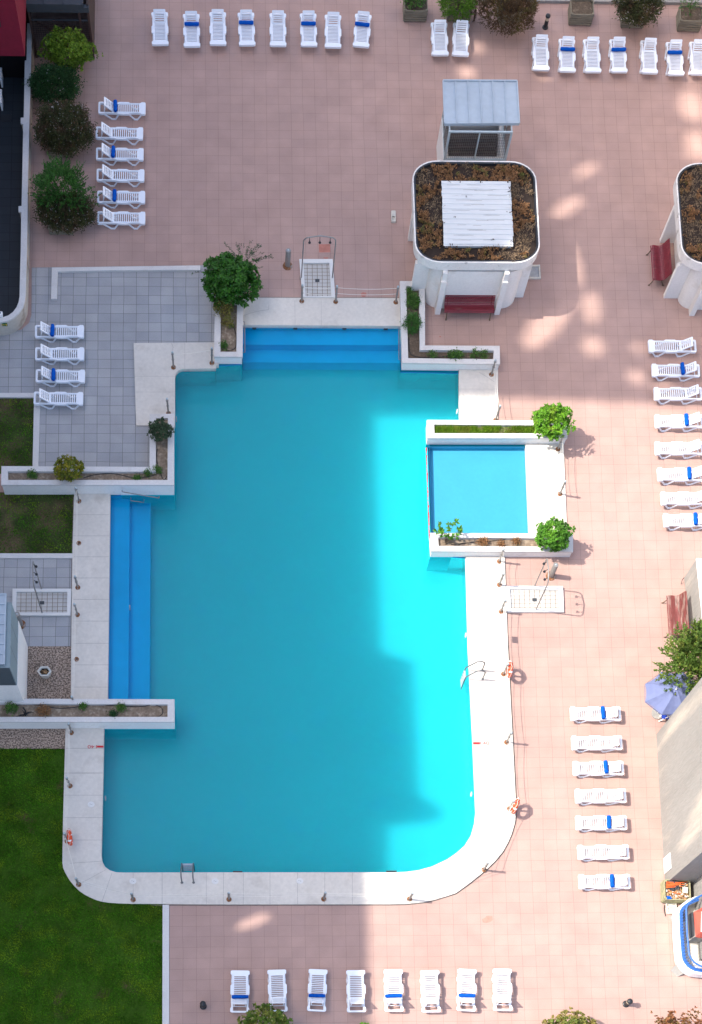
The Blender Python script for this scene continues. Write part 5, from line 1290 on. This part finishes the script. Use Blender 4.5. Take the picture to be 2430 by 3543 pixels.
# hexagonal concrete pot
p = at('P', 735, 1625); ct = Vector((p.x, p.y + .16, 0)); t = thing('hexagonal_pot', ct, 'hexagonal concrete pot with dark soil on the pebble paving', 'plant pot')
def hexa(r, z, a0=0): return [(ct.x + r * math.cos(rad(60 * k + a0)), ct.y + r * SY * math.sin(rad(60 * k + a0)), z) for k in range(6)]
b = MB(); lo, hi, ih, il = hexa(.20, .01), hexa(.275, .36), hexa(.20, .36), hexa(.19, .28)
for A_, B_ in ((lo, hi), (hi, ih), (ih, il)):
    for k in range(6): b.quad(A_[k], A_[(k + 1) % 6], B_[(k + 1) % 6], B_[k])
b.build('pot', 'tray', t, smooth=0); b = MB(); b.poly(il); b.build('soil', 'peat', t, smooth=0)
R = random.Random(7); b = MB()
for k in range(40):
    a, r = R.uniform(0, 6.28), R.uniform(0, .15); q = Vector((ct.x + r * math.cos(a), ct.y + r * math.sin(a) * SY, .285)); d = Vector((R.gauss(0, .04), R.gauss(0, .04), R.uniform(.01, .05))); w = Vector((-d.y, d.x, 0)) * .3
    b.quad(q, q + d * .5 + w, q + d, q + d * .5 - w)
b.build('dry_leaves', 'rubbish', t, smooth=0)['kind'] = 'stuff'
# things on the tiles
p = at('B', 1053, 1413); b = MB(); o = rrect(-.09, -.25, .09, .25, .03); i_ = rrect(-.06, -.21, .06, .0, .02)
b.prism(o, 0.002, .10, [i_]); b.prism([(x, y) for x, y in i_], .002, .03)
tag(b.build('trough', 'tray', origin=(0, 0, 0), smooth=0), 'small pale trough lying alone on the pink tiles left of kiosk', 'trough').location = p
q = ats('R', [(1365, 378), (1495, 372), (1503, 522), (1370, 522)], .05); t = thing('foot_bath', Vector((q[1].x - .25, q[2].y + .2, 0)), 'shallow grey foot bath beside the right wall of the kiosk', 'foot bath')
q[0].x -= .3; q[3].x -= .3
b = MB(); inn = offset(xy(q), -.06); b.prism(xy(q), .001, .07, [[(v.x, v.y) for v in inn]], bottom=False); b.build('rim', 'tray', t, smooth=0)
b = MB(); b.sheet([(v.x, v.y) for v in offset(xy(q), -.05)], .03); b.build('basin', 'traygrey', t, smooth=0)
def stain(name, r, pts, m, z=.005):
    b = MB(); b.sheet(xy(ats(r, pts)), z); struct(b.build(name, m, smooth=0))
stain('rusty_tile', 'E', [(850, 179), (924, 178), (926, 231), (852, 232)], 'stain'); stain('rusty_tile', 'E', [(880, 264), (912, 264), (908, 272), (884, 272)], 'stain')
stain('rust_patch', 'E', [(1122, 500), (1135, 490), (1155, 492), (1162, 506), (1152, 520), (1130, 521)], 'stain'); stain('rust_patch', 'R', [(384, 1162), (390, 1155), (400, 1156), (404, 1164), (396, 1171), (386, 1170)], 'stain')
stain('damp_patch', 'L', [(165, 620), (185, 610), (195, 598), (232, 597), (236, 625), (215, 640), (190, 645), (170, 640)], 'stain2')
# concrete rubble by the kiosk corner
p = at('R', 150, 620, .05); t = thing('rubble', p, 'broken white concrete pieces beside the top of the weedy planter', 'rubble')
b = MB(); R = random.Random(8)
for k in range(5): b.box((p.x + R.uniform(-.1, .1), p.y + R.uniform(-.1, .1), .50 + .03 * k), (R.uniform(.08, .2), R.uniform(.05, .14), .05), rz=R.uniform(0, 3))
b.build('pieces', 'rim', t, smooth=0)
# dark kerb strip along the top right
b = MB(); a0, a1 = at('n', 1660, 2, .1), at('n', 2560, 12, .1); b.prism([(a0.x, a0.y), (a1.x, a1.y), (a1.x, a1.y + 1.2), (a0.x, a0.y + 1.2)], .001, .12, bottom=False)
tag(b.build('low_wall', 'concrete', smooth=0), 'low grey wall along the very top edge behind the timber planters', 'wall')

# ================================================================== RIGHT EDGE
w1, w2 = at('n', 2271, 2541), at('n', 2301, 3060)
ye = w2.y; xr0 = at('n', 2392, 3085).x
t = thing('stucco_wall', Vector((w1.x, w2.y, 0)), 'tall grey streaked stucco wall at lower right', 'wall')
b = MB(); b.prism([(w2.x, ye), (w2.x + 6, ye), (w2.x + 6, w1.y), (w1.x, w1.y)], 0, 5.7, bottom=False); b.build('wall', 'concrete', t, smooth=0)
b = MB(); b.prism([(w2.x - .03, ye - .03), (w2.x + 6, ye - .03), (w2.x + 6, w1.y + .03), (w1.x - .03, w1.y + .03)], 5.7, 5.78); b.build('coping', 'sheet', t, smooth=0)
xs = at('I', 1352, 1500, .4)
f0 = Vector((w1.x, w1.y, 0)); f1 = Vector((w2.x, w2.y, 0)); dv = (f1 - f0)
ya_, yb2 = at('I', 1352, 1445, .1).y, at('I', 1356, 1548, .1).y
def xat(y): return f0.x + dv.x * (y - f0.y) / dv.y
za, zb_ = .08, .85
b = MB(); yA, yB = ya_, yb2 + .02
o_ = -.03
vs = [(xat(yA) + o_, yA, za), (xat(yB) + o_, yB, za), (xat(yB) + o_, yB, zb_), (xat(yA) + o_, yA, zb_)]
b.quad(vs[1], vs[0], vs[3], vs[2]); vs2 = [(x + .025, y, z) for x, y, z in vs]; b.quad(*vs2)
for k in range(4): b.quad(vs[k], vs[(k + 1) % 4], vs2[(k + 1) % 4], vs2[k])
tag(b.build('blank_panel', 'whitep', origin=vs[0], smooth=0), 'blank white panel at the foot of the tall stucco wall', 'panel')
b = MB(); yz = at('n', 2392, 3330).y
b.prism([(xr0, yz), (xr0 + 5, yz), (xr0 + 5, ye - .002), (xr0, ye - .002)], 0, 3.0, bottom=False)
tag(b.build('stucco_wall', 'concrete', origin=(xr0, yz, 0), smooth=0), 'recessed beige wall behind the blue-railed terrace', 'wall')
# low wall beside the bench
a0, a1 = at('N', 640, 405), at('N', 700, 1000); zt = 1.44
t = thing('low_stucco_wall', Vector((a0.x, a1.y, 0)), 'low grey stucco wall with white top behind the faded bench', 'wall')
ext = a1 + (a1 - a0) * .55
b = MB(); b.prism([(ext.x, ext.y), (ext.x + 5, ext.y), (a0.x + 5, a0.y), (a0.x, a0.y)], 0, zt - .05, bottom=False); b.build('wall', 'concrete', t, smooth=0)
b = MB(); b.prism([(ext.x - .0, ext.y), (ext.x + 5, ext.y), (a0.x + 5, a0.y + .02), (a0.x - .0, a0.y + .02)], zt - .05, zt); b.build('coping', 'whitep', t, smooth=0)
p = at('N', 625, 440, .1); b = MB(); b.tube([at('N', 640, 405, .3), at('N', 618, 432, .15), at('N', 605, 480, .03)], .012, 5)
tag(b.build('loose_cable', 'rubber', origin=at('N', 605, 480, .03)), 'short black cable sticking out at end of the low stucco wall', 'cable')
# parasol
kn = at('N', 553, 1714, 2.33); ct = Vector((kn.x, kn.y, 0)); t = thing('parasol', ct, 'open faded blue parasol at right edge beside stucco wall', 'parasol')
b = MB(); ns = 8; rings = [(0, 2.30), (.35, 2.21), (.75, 2.06), (1.10, 1.88)]
for k in range(ns):
    a0_, a1_ = rad(20 + 45 * k), rad(20 + 45 * (k + 1))
    for (r0_, z0_), (r1_, z1_) in zip(rings[:-1], rings[1:]):
        for s in range(4):
            def pt(r, z, u):
                A0 = Vector((math.cos(a0_), math.sin(a0_))) * r; A1 = Vector((math.cos(a1_), math.sin(a1_))) * r
                q = A0.lerp(A1, u); sag = -.05 * r * 4 * u * (1 - u); f = 1 - .05 * 4 * u * (1 - u) * (r / 1.1)
                return (ct.x + q.x * f, ct.y + q.y * f * SY * 1.02, z + sag)
            b.quad(pt(r0_, z0_, s / 4), pt(r1_, z1_, s / 4), pt(r1_, z1_, (s + 1) / 4), pt(r0_, z0_, (s + 1) / 4))
    q0 = [(ct.x + 1.10 * math.cos(a) * (1), ct.y + 1.10 * math.sin(a) * SY, 1.88) for a in (a0_, a1_)]
    b.quad((q0[0][0], q0[0][1], 1.80), (q0[1][0], q0[1][1], 1.80), (q0[1][0], q0[1][1], 1.87), (q0[0][0], q0[0][1], 1.87))
b.build('canopy', 'canvas', t, smooth=20)
b = MB(); b.tube([(ct.x, ct.y, .05), (ct.x, ct.y, 2.28)], .024, 8); b.build('pole', 'whitep', t)
b = MB(); b.lathe((ct.x, ct.y, 2.28), [(.04, 0), (.045, .03), (.02, .06)], 10); b.build('finial', 'whitep', t)
for k in range(ns):
    a = rad(20 + 45 * k); b = MB(); b.tube([(ct.x, ct.y, 2.26), (ct.x + 1.08 * math.cos(a), ct.y + 1.08 * math.sin(a) * SY, 1.865)], .009, 5); b.build('rib', 'whitep', t)
b = MB(); b.lathe((ct.x, ct.y, 0), [(.24, 0), (.24, .06), (.05, .09)], 16); b.build('base', 'concrete', t)
# blue deck chair under it
p = at('N', 400, 2085); t = thing('deck_chair', p, 'white-framed blue sling chair in front of the blue parasol', 'chair')
x, y = p.x + .15, p.y + .05
b = MB()
for s in (0, .52):
    b.beam((x - .35, y - .12 + s * .3, .02), (x + .35, y + .02 + s, .80), .035, .03); b.beam((x + .25, y - .15 + s * .3, .02), (x - .22, y - .02 + s, .52), .035, .03); b.beam((x - .25, y - .05 + s, .52), (x + .2, y - .02 + s, .55), .05, .03)
b.build('frame', 'whitep', t, smooth=0)
b = MB(); n = 6
pr = [(-.32, .30), (-.1, .24), (.1, .26), (.22, .42), (.32, .66), (.38, .88)]
for (u0, z0), (u1, z1) in zip(pr[:-1], pr[1:]): b.quad((x + u0, y - .13, z0), (x + u1, y - .10, z1), (x + u1, y + .42, z1), (x + u0, y + .42, z0))
for (u0, z0), (u1, z1) in zip(pr[:-1], pr[1:]): b.quad((x + u0, y - .13, z0 - .012), (x + u0, y + .42, z0 - .012), (x + u1, y + .42, z1 - .012), (x + u1, y - .10, z1 - .012))
b.build('sling', 'navy', t, smooth=30)
# timber planter used as a rubbish bin
fr = at('M', 310, 705); c = Vector((fr.x + .97 / 2, fr.y + .96 * SY / 2, 0))
timber_box(c, 'mossy timber planter full of rubbish and orange sticks at right', -.03, 'woodg', 'soild')
zt = .50
def on(x, y, z=zt): return at('M', x, y, z)
b = MB(); o = on(640, 320)
R = random.Random(12)
for (xa, ya, xb, yb2) in ((420, 290, 720, 300), (415, 330, 860, 280), (420, 345, 700, 318), (415, 365, 760, 330), (418, 385, 640, 345), (415, 395, 725, 372), (430, 285, 600, 325), (560, 300, 700, 330), (470, 460, 690, 520)):
    p, q = on(xa, ya, zt + R.uniform(.02, .10)), on(xb, yb2, zt + R.uniform(.02, .1)); b.tube([p, p.lerp(q, .5) + Vector((0, 0, R.uniform(-.02, .03))), q], [.02, .017, .012], 6)
tag(b.build('orange_sticks', 'branch', origin=o), 'bundle of orange sticks lying on the rubbish planter', 'sticks')
b = MB(); pts = ats('M', [(735, 378), (838, 388), (830, 500), (735, 488)], zt + .09); b.prism(xy(pts), zt + .07, zt + .085)
tag(b.build('card', 'paper', origin=pts[0], smooth=0), 'pale green card on top of the rubbish planter', 'card')
b = MB(); pts = ats('M', [(420, 560), (490, 570), (520, 620), (425, 625)], zt); b.prism(xy(pts), zt - .02, zt + .07)
tag(b.build('blue_carton', 'towel', origin=pts[0], smooth=0), 'crumpled blue wrapper in the corner of the rubbish planter', 'wrapper')
b = MB(); R = random.Random(15)
for (cx_, cy_) in ((540, 420), (620, 400), (560, 290)):
    p = on(cx_, cy_, zt); i0 = len(b.v); n, mr = 10, 5
    for k in range(mr + 1):
        for j in range(n):
            a = 2 * math.pi * j / n; r = .2 * math.cos(k / mr * 1.5) * R.uniform(.75, 1.15); b.v.append((p.x + r * math.cos(a), p.y + r * .6 * math.sin(a), zt - .06 + .15 * math.sin(k / mr * 1.5) * R.uniform(.8, 1.2)))
    for k in range(mr):
        for j in range(n): j2 = (j + 1) % n; b.f.append((i0 + k * n + j, i0 + k * n + j2, i0 + (k + 1) * n + j2, i0 + (k + 1) * n + j)); b.m.append(0)
tag(b.build('rubbish_bag', 'plasticbag', origin=on(580, 400), smooth=0), 'dark plastic bags lying in the rubbish planter', 'bag')
b = MB()
for k in range(900):
    q = on(R.uniform(425, 830), R.uniform(430, 615) if k % 5 else R.uniform(270, 615), zt - .05 + R.uniform(0, .09)); a = R.uniform(0, 6.28); l = R.uniform(.02, .09); d = Vector((math.cos(a) * l, math.sin(a) * l, R.uniform(-.02, .04))); w = Vector((-math.sin(a), math.cos(a), R.uniform(-.4, .4))) * l * R.uniform(.15, .4)
    b.quad(q, q + d * .5 + w, q + d, q + d * .5 - w, 0 if k % 6 else 1)
struct(b.build('rubbish', ['rubbish', 'whitep'], smooth=0), 'stuff')
# double white trough
q = at('M', 522, 768, .1); b = MB()
b.prism(rrect(-.19, -.24 * SY / .8, .19, .24 * SY / .8, .03), .001, .11, [rrect(-.16, -.20, .16, -.015, .02), rrect(-.16, .025, .16, .205, .02)]); b.prism(rrect(-.165, -.21, .165, .21, .02), .001, .03)
tag(b.build('twin_trough', 'tray', origin=(0, 0, 0), smooth=0), 'white two-compartment trough on tiles below the rubbish planter', 'trough').location = (q.x, q.y, 0)
b = MB(); b.tube([at('M', x, y, .03) for x, y in ((388, 725), (380, 790), (385, 850), (398, 905), (410, 942))], .016, 6)
tag(b.build('loose_cable', 'rubber', origin=at('M', 388, 725)), 'curved black cable lying on tiles beside the twin trough', 'cable')
# raised terrace with a blue railing
zs, zd = .70, .45
oc = [(1250, 520), (1107, 535), (960, 570), (830, 625), (740, 690), (680, 745), (640, 810), (624, 880), (626, 1000), (633, 1250), (648, 1450), (664, 1640), (682, 1775), (720, 1850), (780, 1930), (850, 1985), (950, 2035), (1107, 2060), (1260, 2066)]
ol = ats('M', oc, zs); xe = ol[0].x + 3.0
t = thing('railed_terrace', Vector((ol[9].x + .5, ol[9].y, 0)), 'rounded white terrace with blue railing at the lower right edge', 'terrace')
pg = xy(ol) + [(xe, ol[-1].y), (xe, ol[0].y)]
b = MB(); b.prism(pg, .14, zs, [[(p.x, p.y) for p in offset(pg, -.20)]]); b.build('upstand', 'whitep', t, smooth=30)
b = MB(); b.sheet([(p.x, p.y) for p in offset(pg, -.19)], .30); b.build('floor', 'tray', t, smooth=0)
def railpath(d, z):
    o = offset(pg, -d)[:len(ol)]; path = []
    for k in range(len(o) - 1):
        for j in range(3): v = o[k].lerp(o[k + 1], j / 3); path.append((v.x, v.y, z))
    path.append((o[-1].x, o[-1].y, z)); return path
lo_, hi_ = railpath(.13, zs + .035), railpath(.13, zs + .66)
b = MB(); i0 = 0; w_ = .075
oA, oB = railpath(.08, 0), railpath(.20, 0)
for k in range(len(oA) - 1):
    A_, B_, C_, D_ = oA[k], oA[k + 1], oB[k + 1], oB[k]; z = zs + .06
    b.quad((D_[0], D_[1], z), (C_[0], C_[1], z), (B_[0], B_[1], z), (A_[0], A_[1], z)); b.quad((A_[0], A_[1], z), (B_[0], B_[1], z), (B_[0], B_[1], zs), (A_[0], A_[1], zs)); b.quad((D_[0], D_[1], zs), (C_[0], C_[1], zs), (C_[0], C_[1], z), (D_[0], D_[1], z))
b.build('base_rail', 'bluerail', t, smooth=30)
b = MB(); b.tube(hi_, .034, 10); b.build('top_rail', 'bluerail', t, smooth=50)
L_ = 0; nxt = .06
for k in range(len(lo_) - 1):
    p, q = Vector(lo_[k]), Vector(lo_[k + 1]); d = (q - p).length
    while nxt < L_ + d:
        v = p.lerp(q, (nxt - L_) / d); b = MB(); b.tube([(v.x, v.y, zs + .05), (v.x, v.y, zs + .65)], .009, 5); b.build('baluster', 'bluerail', t); nxt += .115
    L_ += d
# concrete wedges under the slab
for pts, lb in ((((468, 962), (620, 1170), (760, 1050), (640, 850)), 'concrete wedge under terrace slab, upper of the two'), (((492, 1982), (630, 2103), (880, 1990), (680, 1770)), 'concrete wedge under terrace slab, lower of the two')):
    q = ats('M', pts, 0); b = MB(); h = [.02, .02, zd - .004, zd - .004]
    lo2 = [Vector((v.x, v.y, 0)) for v in q]; hi2 = [Vector((v.x, v.y, hh)) for v, hh in zip(q, h)]
    b.poly(hi2)
    for k in range(4): b.quad(lo2[k], lo2[(k + 1) % 4], hi2[(k + 1) % 4], hi2[k])
    tag(b.build('concrete_wedge', 'concrete', origin=q[0], smooth=0), lb, 'concrete wedge', 'concrete wedges under the terrace')
# vent housing with coral hood
t = thing('hooded_vent', at('M', 1000, 1150, zs), 'coral red hood over a grey slatted housing on the terrace', 'vent')
hb = ats('M', [(868, 1405), (1300, 1405), (1300, 905), (868, 905)], zs); hz = 1.28
b = MB(); b.prism(xy(hb), .302, hz, bottom=False)
for k in range(9):
    z = zs + .08 + k * .058; b.box((hb[0].x - .015, (hb[0].y + hb[3].y) / 2, z), (.04, abs(hb[3].y - hb[0].y) - .1, .02), mi=1)
b.build('housing', ['concrete', 'dgrey'], t, smooth=0)
zc = 1.36; A_ = ats('M', [(992, 1330), (1060, 1352), (1330, 1352), (1330, 770), (1107, 772), (955, 858)], zc)
Bt = ats('M', [(1075, 1240), (1100, 1245), (1330, 1245), (1330, 835), (1150, 835), (1090, 850)], zc + .34)
b = MB(); b.prism(xy(A_), hz + .003, zc, mi=0)
for k in range(6): b.quad(A_[k], A_[(k + 1) % 6], Bt[(k + 1) % 6], Bt[k])
b.build('hood', 'coral', t, smooth=0)
b = MB(); b.poly(Bt); b.build('lid', 'traygrey', t, smooth=0)
# ================================================================== UNSEEN BLOCKS THAT SHADE THE COURT OR BOUNCE LIGHT INTO IT
SUN = Vector((.775, -.102, -.95)).normalized()
XT = -40.0
def onplane(g):
    """where the sunray through ground point g crosses the tower's face plane"""
    t = (g.x - XT) / SUN.x
    return (g.y - SUN.y * t, g.z - SUN.z * t)
prof = [(-40, 0), (-40, 22.9), (-13.95, 23.1), (-11.45, 23.2), (-11.1, 25.2), (-10.8, 25.9), (-10.4, 25.5), (-10.1, 24.7), (-4.55, 24.6), (-4.45, 23.1), (5.75, 23.1), (6.5, 30), (7.1, 37.4), (7.6, 48), (40, 48), (40, 0)]
prof = [(y if abs(y) == 40 else y - SUN.y / SUN.x * 13, z if z == 0 else z - SUN.z / SUN.x * 13) for y, z in prof]
holes = []
def gap(x, y, w, h, rot=0, r='Z'):  # added opening, throws a light patch in place of window reflections
    g = at(r, x, y); cy_, cz_ = onplane(g); k = -SUN.z / SUN.x; R_ = []
    for j in range(10):
        a = 2 * math.pi * j / 10; u, v = w / 2 * math.cos(a), h / 2 * math.sin(a)
        dx, dy = u * math.cos(rot) - v * math.sin(rot), u * math.sin(rot) + v * math.cos(rot)
        R_.append((cy_ + dy, cz_ + dx * k))
    holes.append(R_)
for a in ((1243, 728, 3.4, 1.15, .95), (1342, 700, .75, 1.5), (1346, 785, .9, .9), (1288, 470, 1.7, .55, .7), (1300, 600, .6, 2.2, .15), (1330, 385, 1.3, .4, .7), (1060, 165, .75, .6), (1080, 108, .6, .6), (452, 147, .75, .55),
          (1572, 240, 1.1, 1.5), (1582, 330, .9, 1.5), (1588, 440, .7, .8), (1566, 178, .7, .4), (1235, 172, .6, .4), (1446, 856, .7, .6), (1506, 876, .6, .4), (1450, 790, .55, .4), (575, 2092, 1.5, .34, .5)):
    gap(*a)
b = MB()
loops = [[Vector((p[0], p[1], 0)) for p in prof]] + [[Vector((p[0], p[1], 0)) for p in h] for h in holes]
M = Matrix(((0, 0, 1, XT), (1, 0, 0, 0), (0, 1, 0, 0), (0, 0, 0, 1)))
b.prism(prof, -.03, .03, holes, M=M)
tag(b.build('tower_block', 'wallblock', origin=(XT, 0, 0), smooth=0), 'tall apartment block left of the court whose shadow falls over the pool', 'building')

b = MB(); b.prism([(17, 2), (27, 2), (27, 46), (17, 46)], 0, 34, bottom=False)  # unseen block added to bounce sunlight into the shaded side
MT['pale'] = mat('bounce_facade', (.76, .68, .58), .9, .05, 2)
t = thing('bounce_block', (17, 24, 0), 'unseen pale block added right of the court to bounce sunlight into its shade', 'building')
b.build('wall', 'pale', t, smooth=0)
for kz in range(10):
    b = MB(); b.box((16.6, 24, 3.2 + 3 * kz), (.8, 40, .9)); b.build('balcony', 'pale', t, smooth=0)
# ================================================================== LIGHT AND CAMERA
w = bpy.data.worlds.new('World'); SC.world = w; w.use_nodes = True
nt = w.node_tree; bg = nt.nodes['Background']; sky = nt.nodes.new('ShaderNodeTexSky'); sky.sky_type = 'NISHITA'; sky.sun_disc = False
el = math.asin(-SUN.z); az = math.atan2(-SUN.x, -SUN.y)
sky.sun_elevation = el; sky.sun_rotation = az; sky.altitude = 600; sky.air_density = 1.0; sky.dust_density = 5.0; sky.ozone_density = 1.0
nt.links.new(sky.outputs[0], bg.inputs['Color']); bg.inputs['Strength'].default_value = .118
ld = bpy.data.lights.new('sun', 'SUN'); ld.energy = 2.0; ld.angle = rad(.53); ld.color = (1, .925, .83)
lo = bpy.data.objects.new('sun', ld); COL.objects.link(lo); lo.rotation_euler = SUN.to_track_quat('-Z', 'Y').to_euler(); lo.location = (-30, 5, 60)
cd = bpy.data.cameras.new('camera'); co = bpy.data.objects.new('camera', cd); COL.objects.link(co); SC.camera = co
cd.sensor_fit = 'VERTICAL'; cd.sensor_height = 36; cd.sensor_width = 36; cd.lens = FPX / 3543 * 36
cd.shift_x = (1215 - CX) / 3543; cd.shift_y = (CY - 1771.5) / 3543; cd.clip_start = .5; cd.clip_end = 500
m3 = Matrix((RC[0], -RC[1], -RC[2])).transposed()
co.matrix_world = Matrix.Translation(Vector(CAM)) @ m3.to_4x4()
vs = SC.view_settings; vs.view_transform = 'Standard'; vs.look = 'None'; vs.gamma = 1; vs.exposure = 1.9
SC.cycles.transparent_max_bounces = 12; SC.cycles.max_bounces = 14; SC.cycles.volume_bounces = 10; SC.cycles.diffuse_bounces = 6
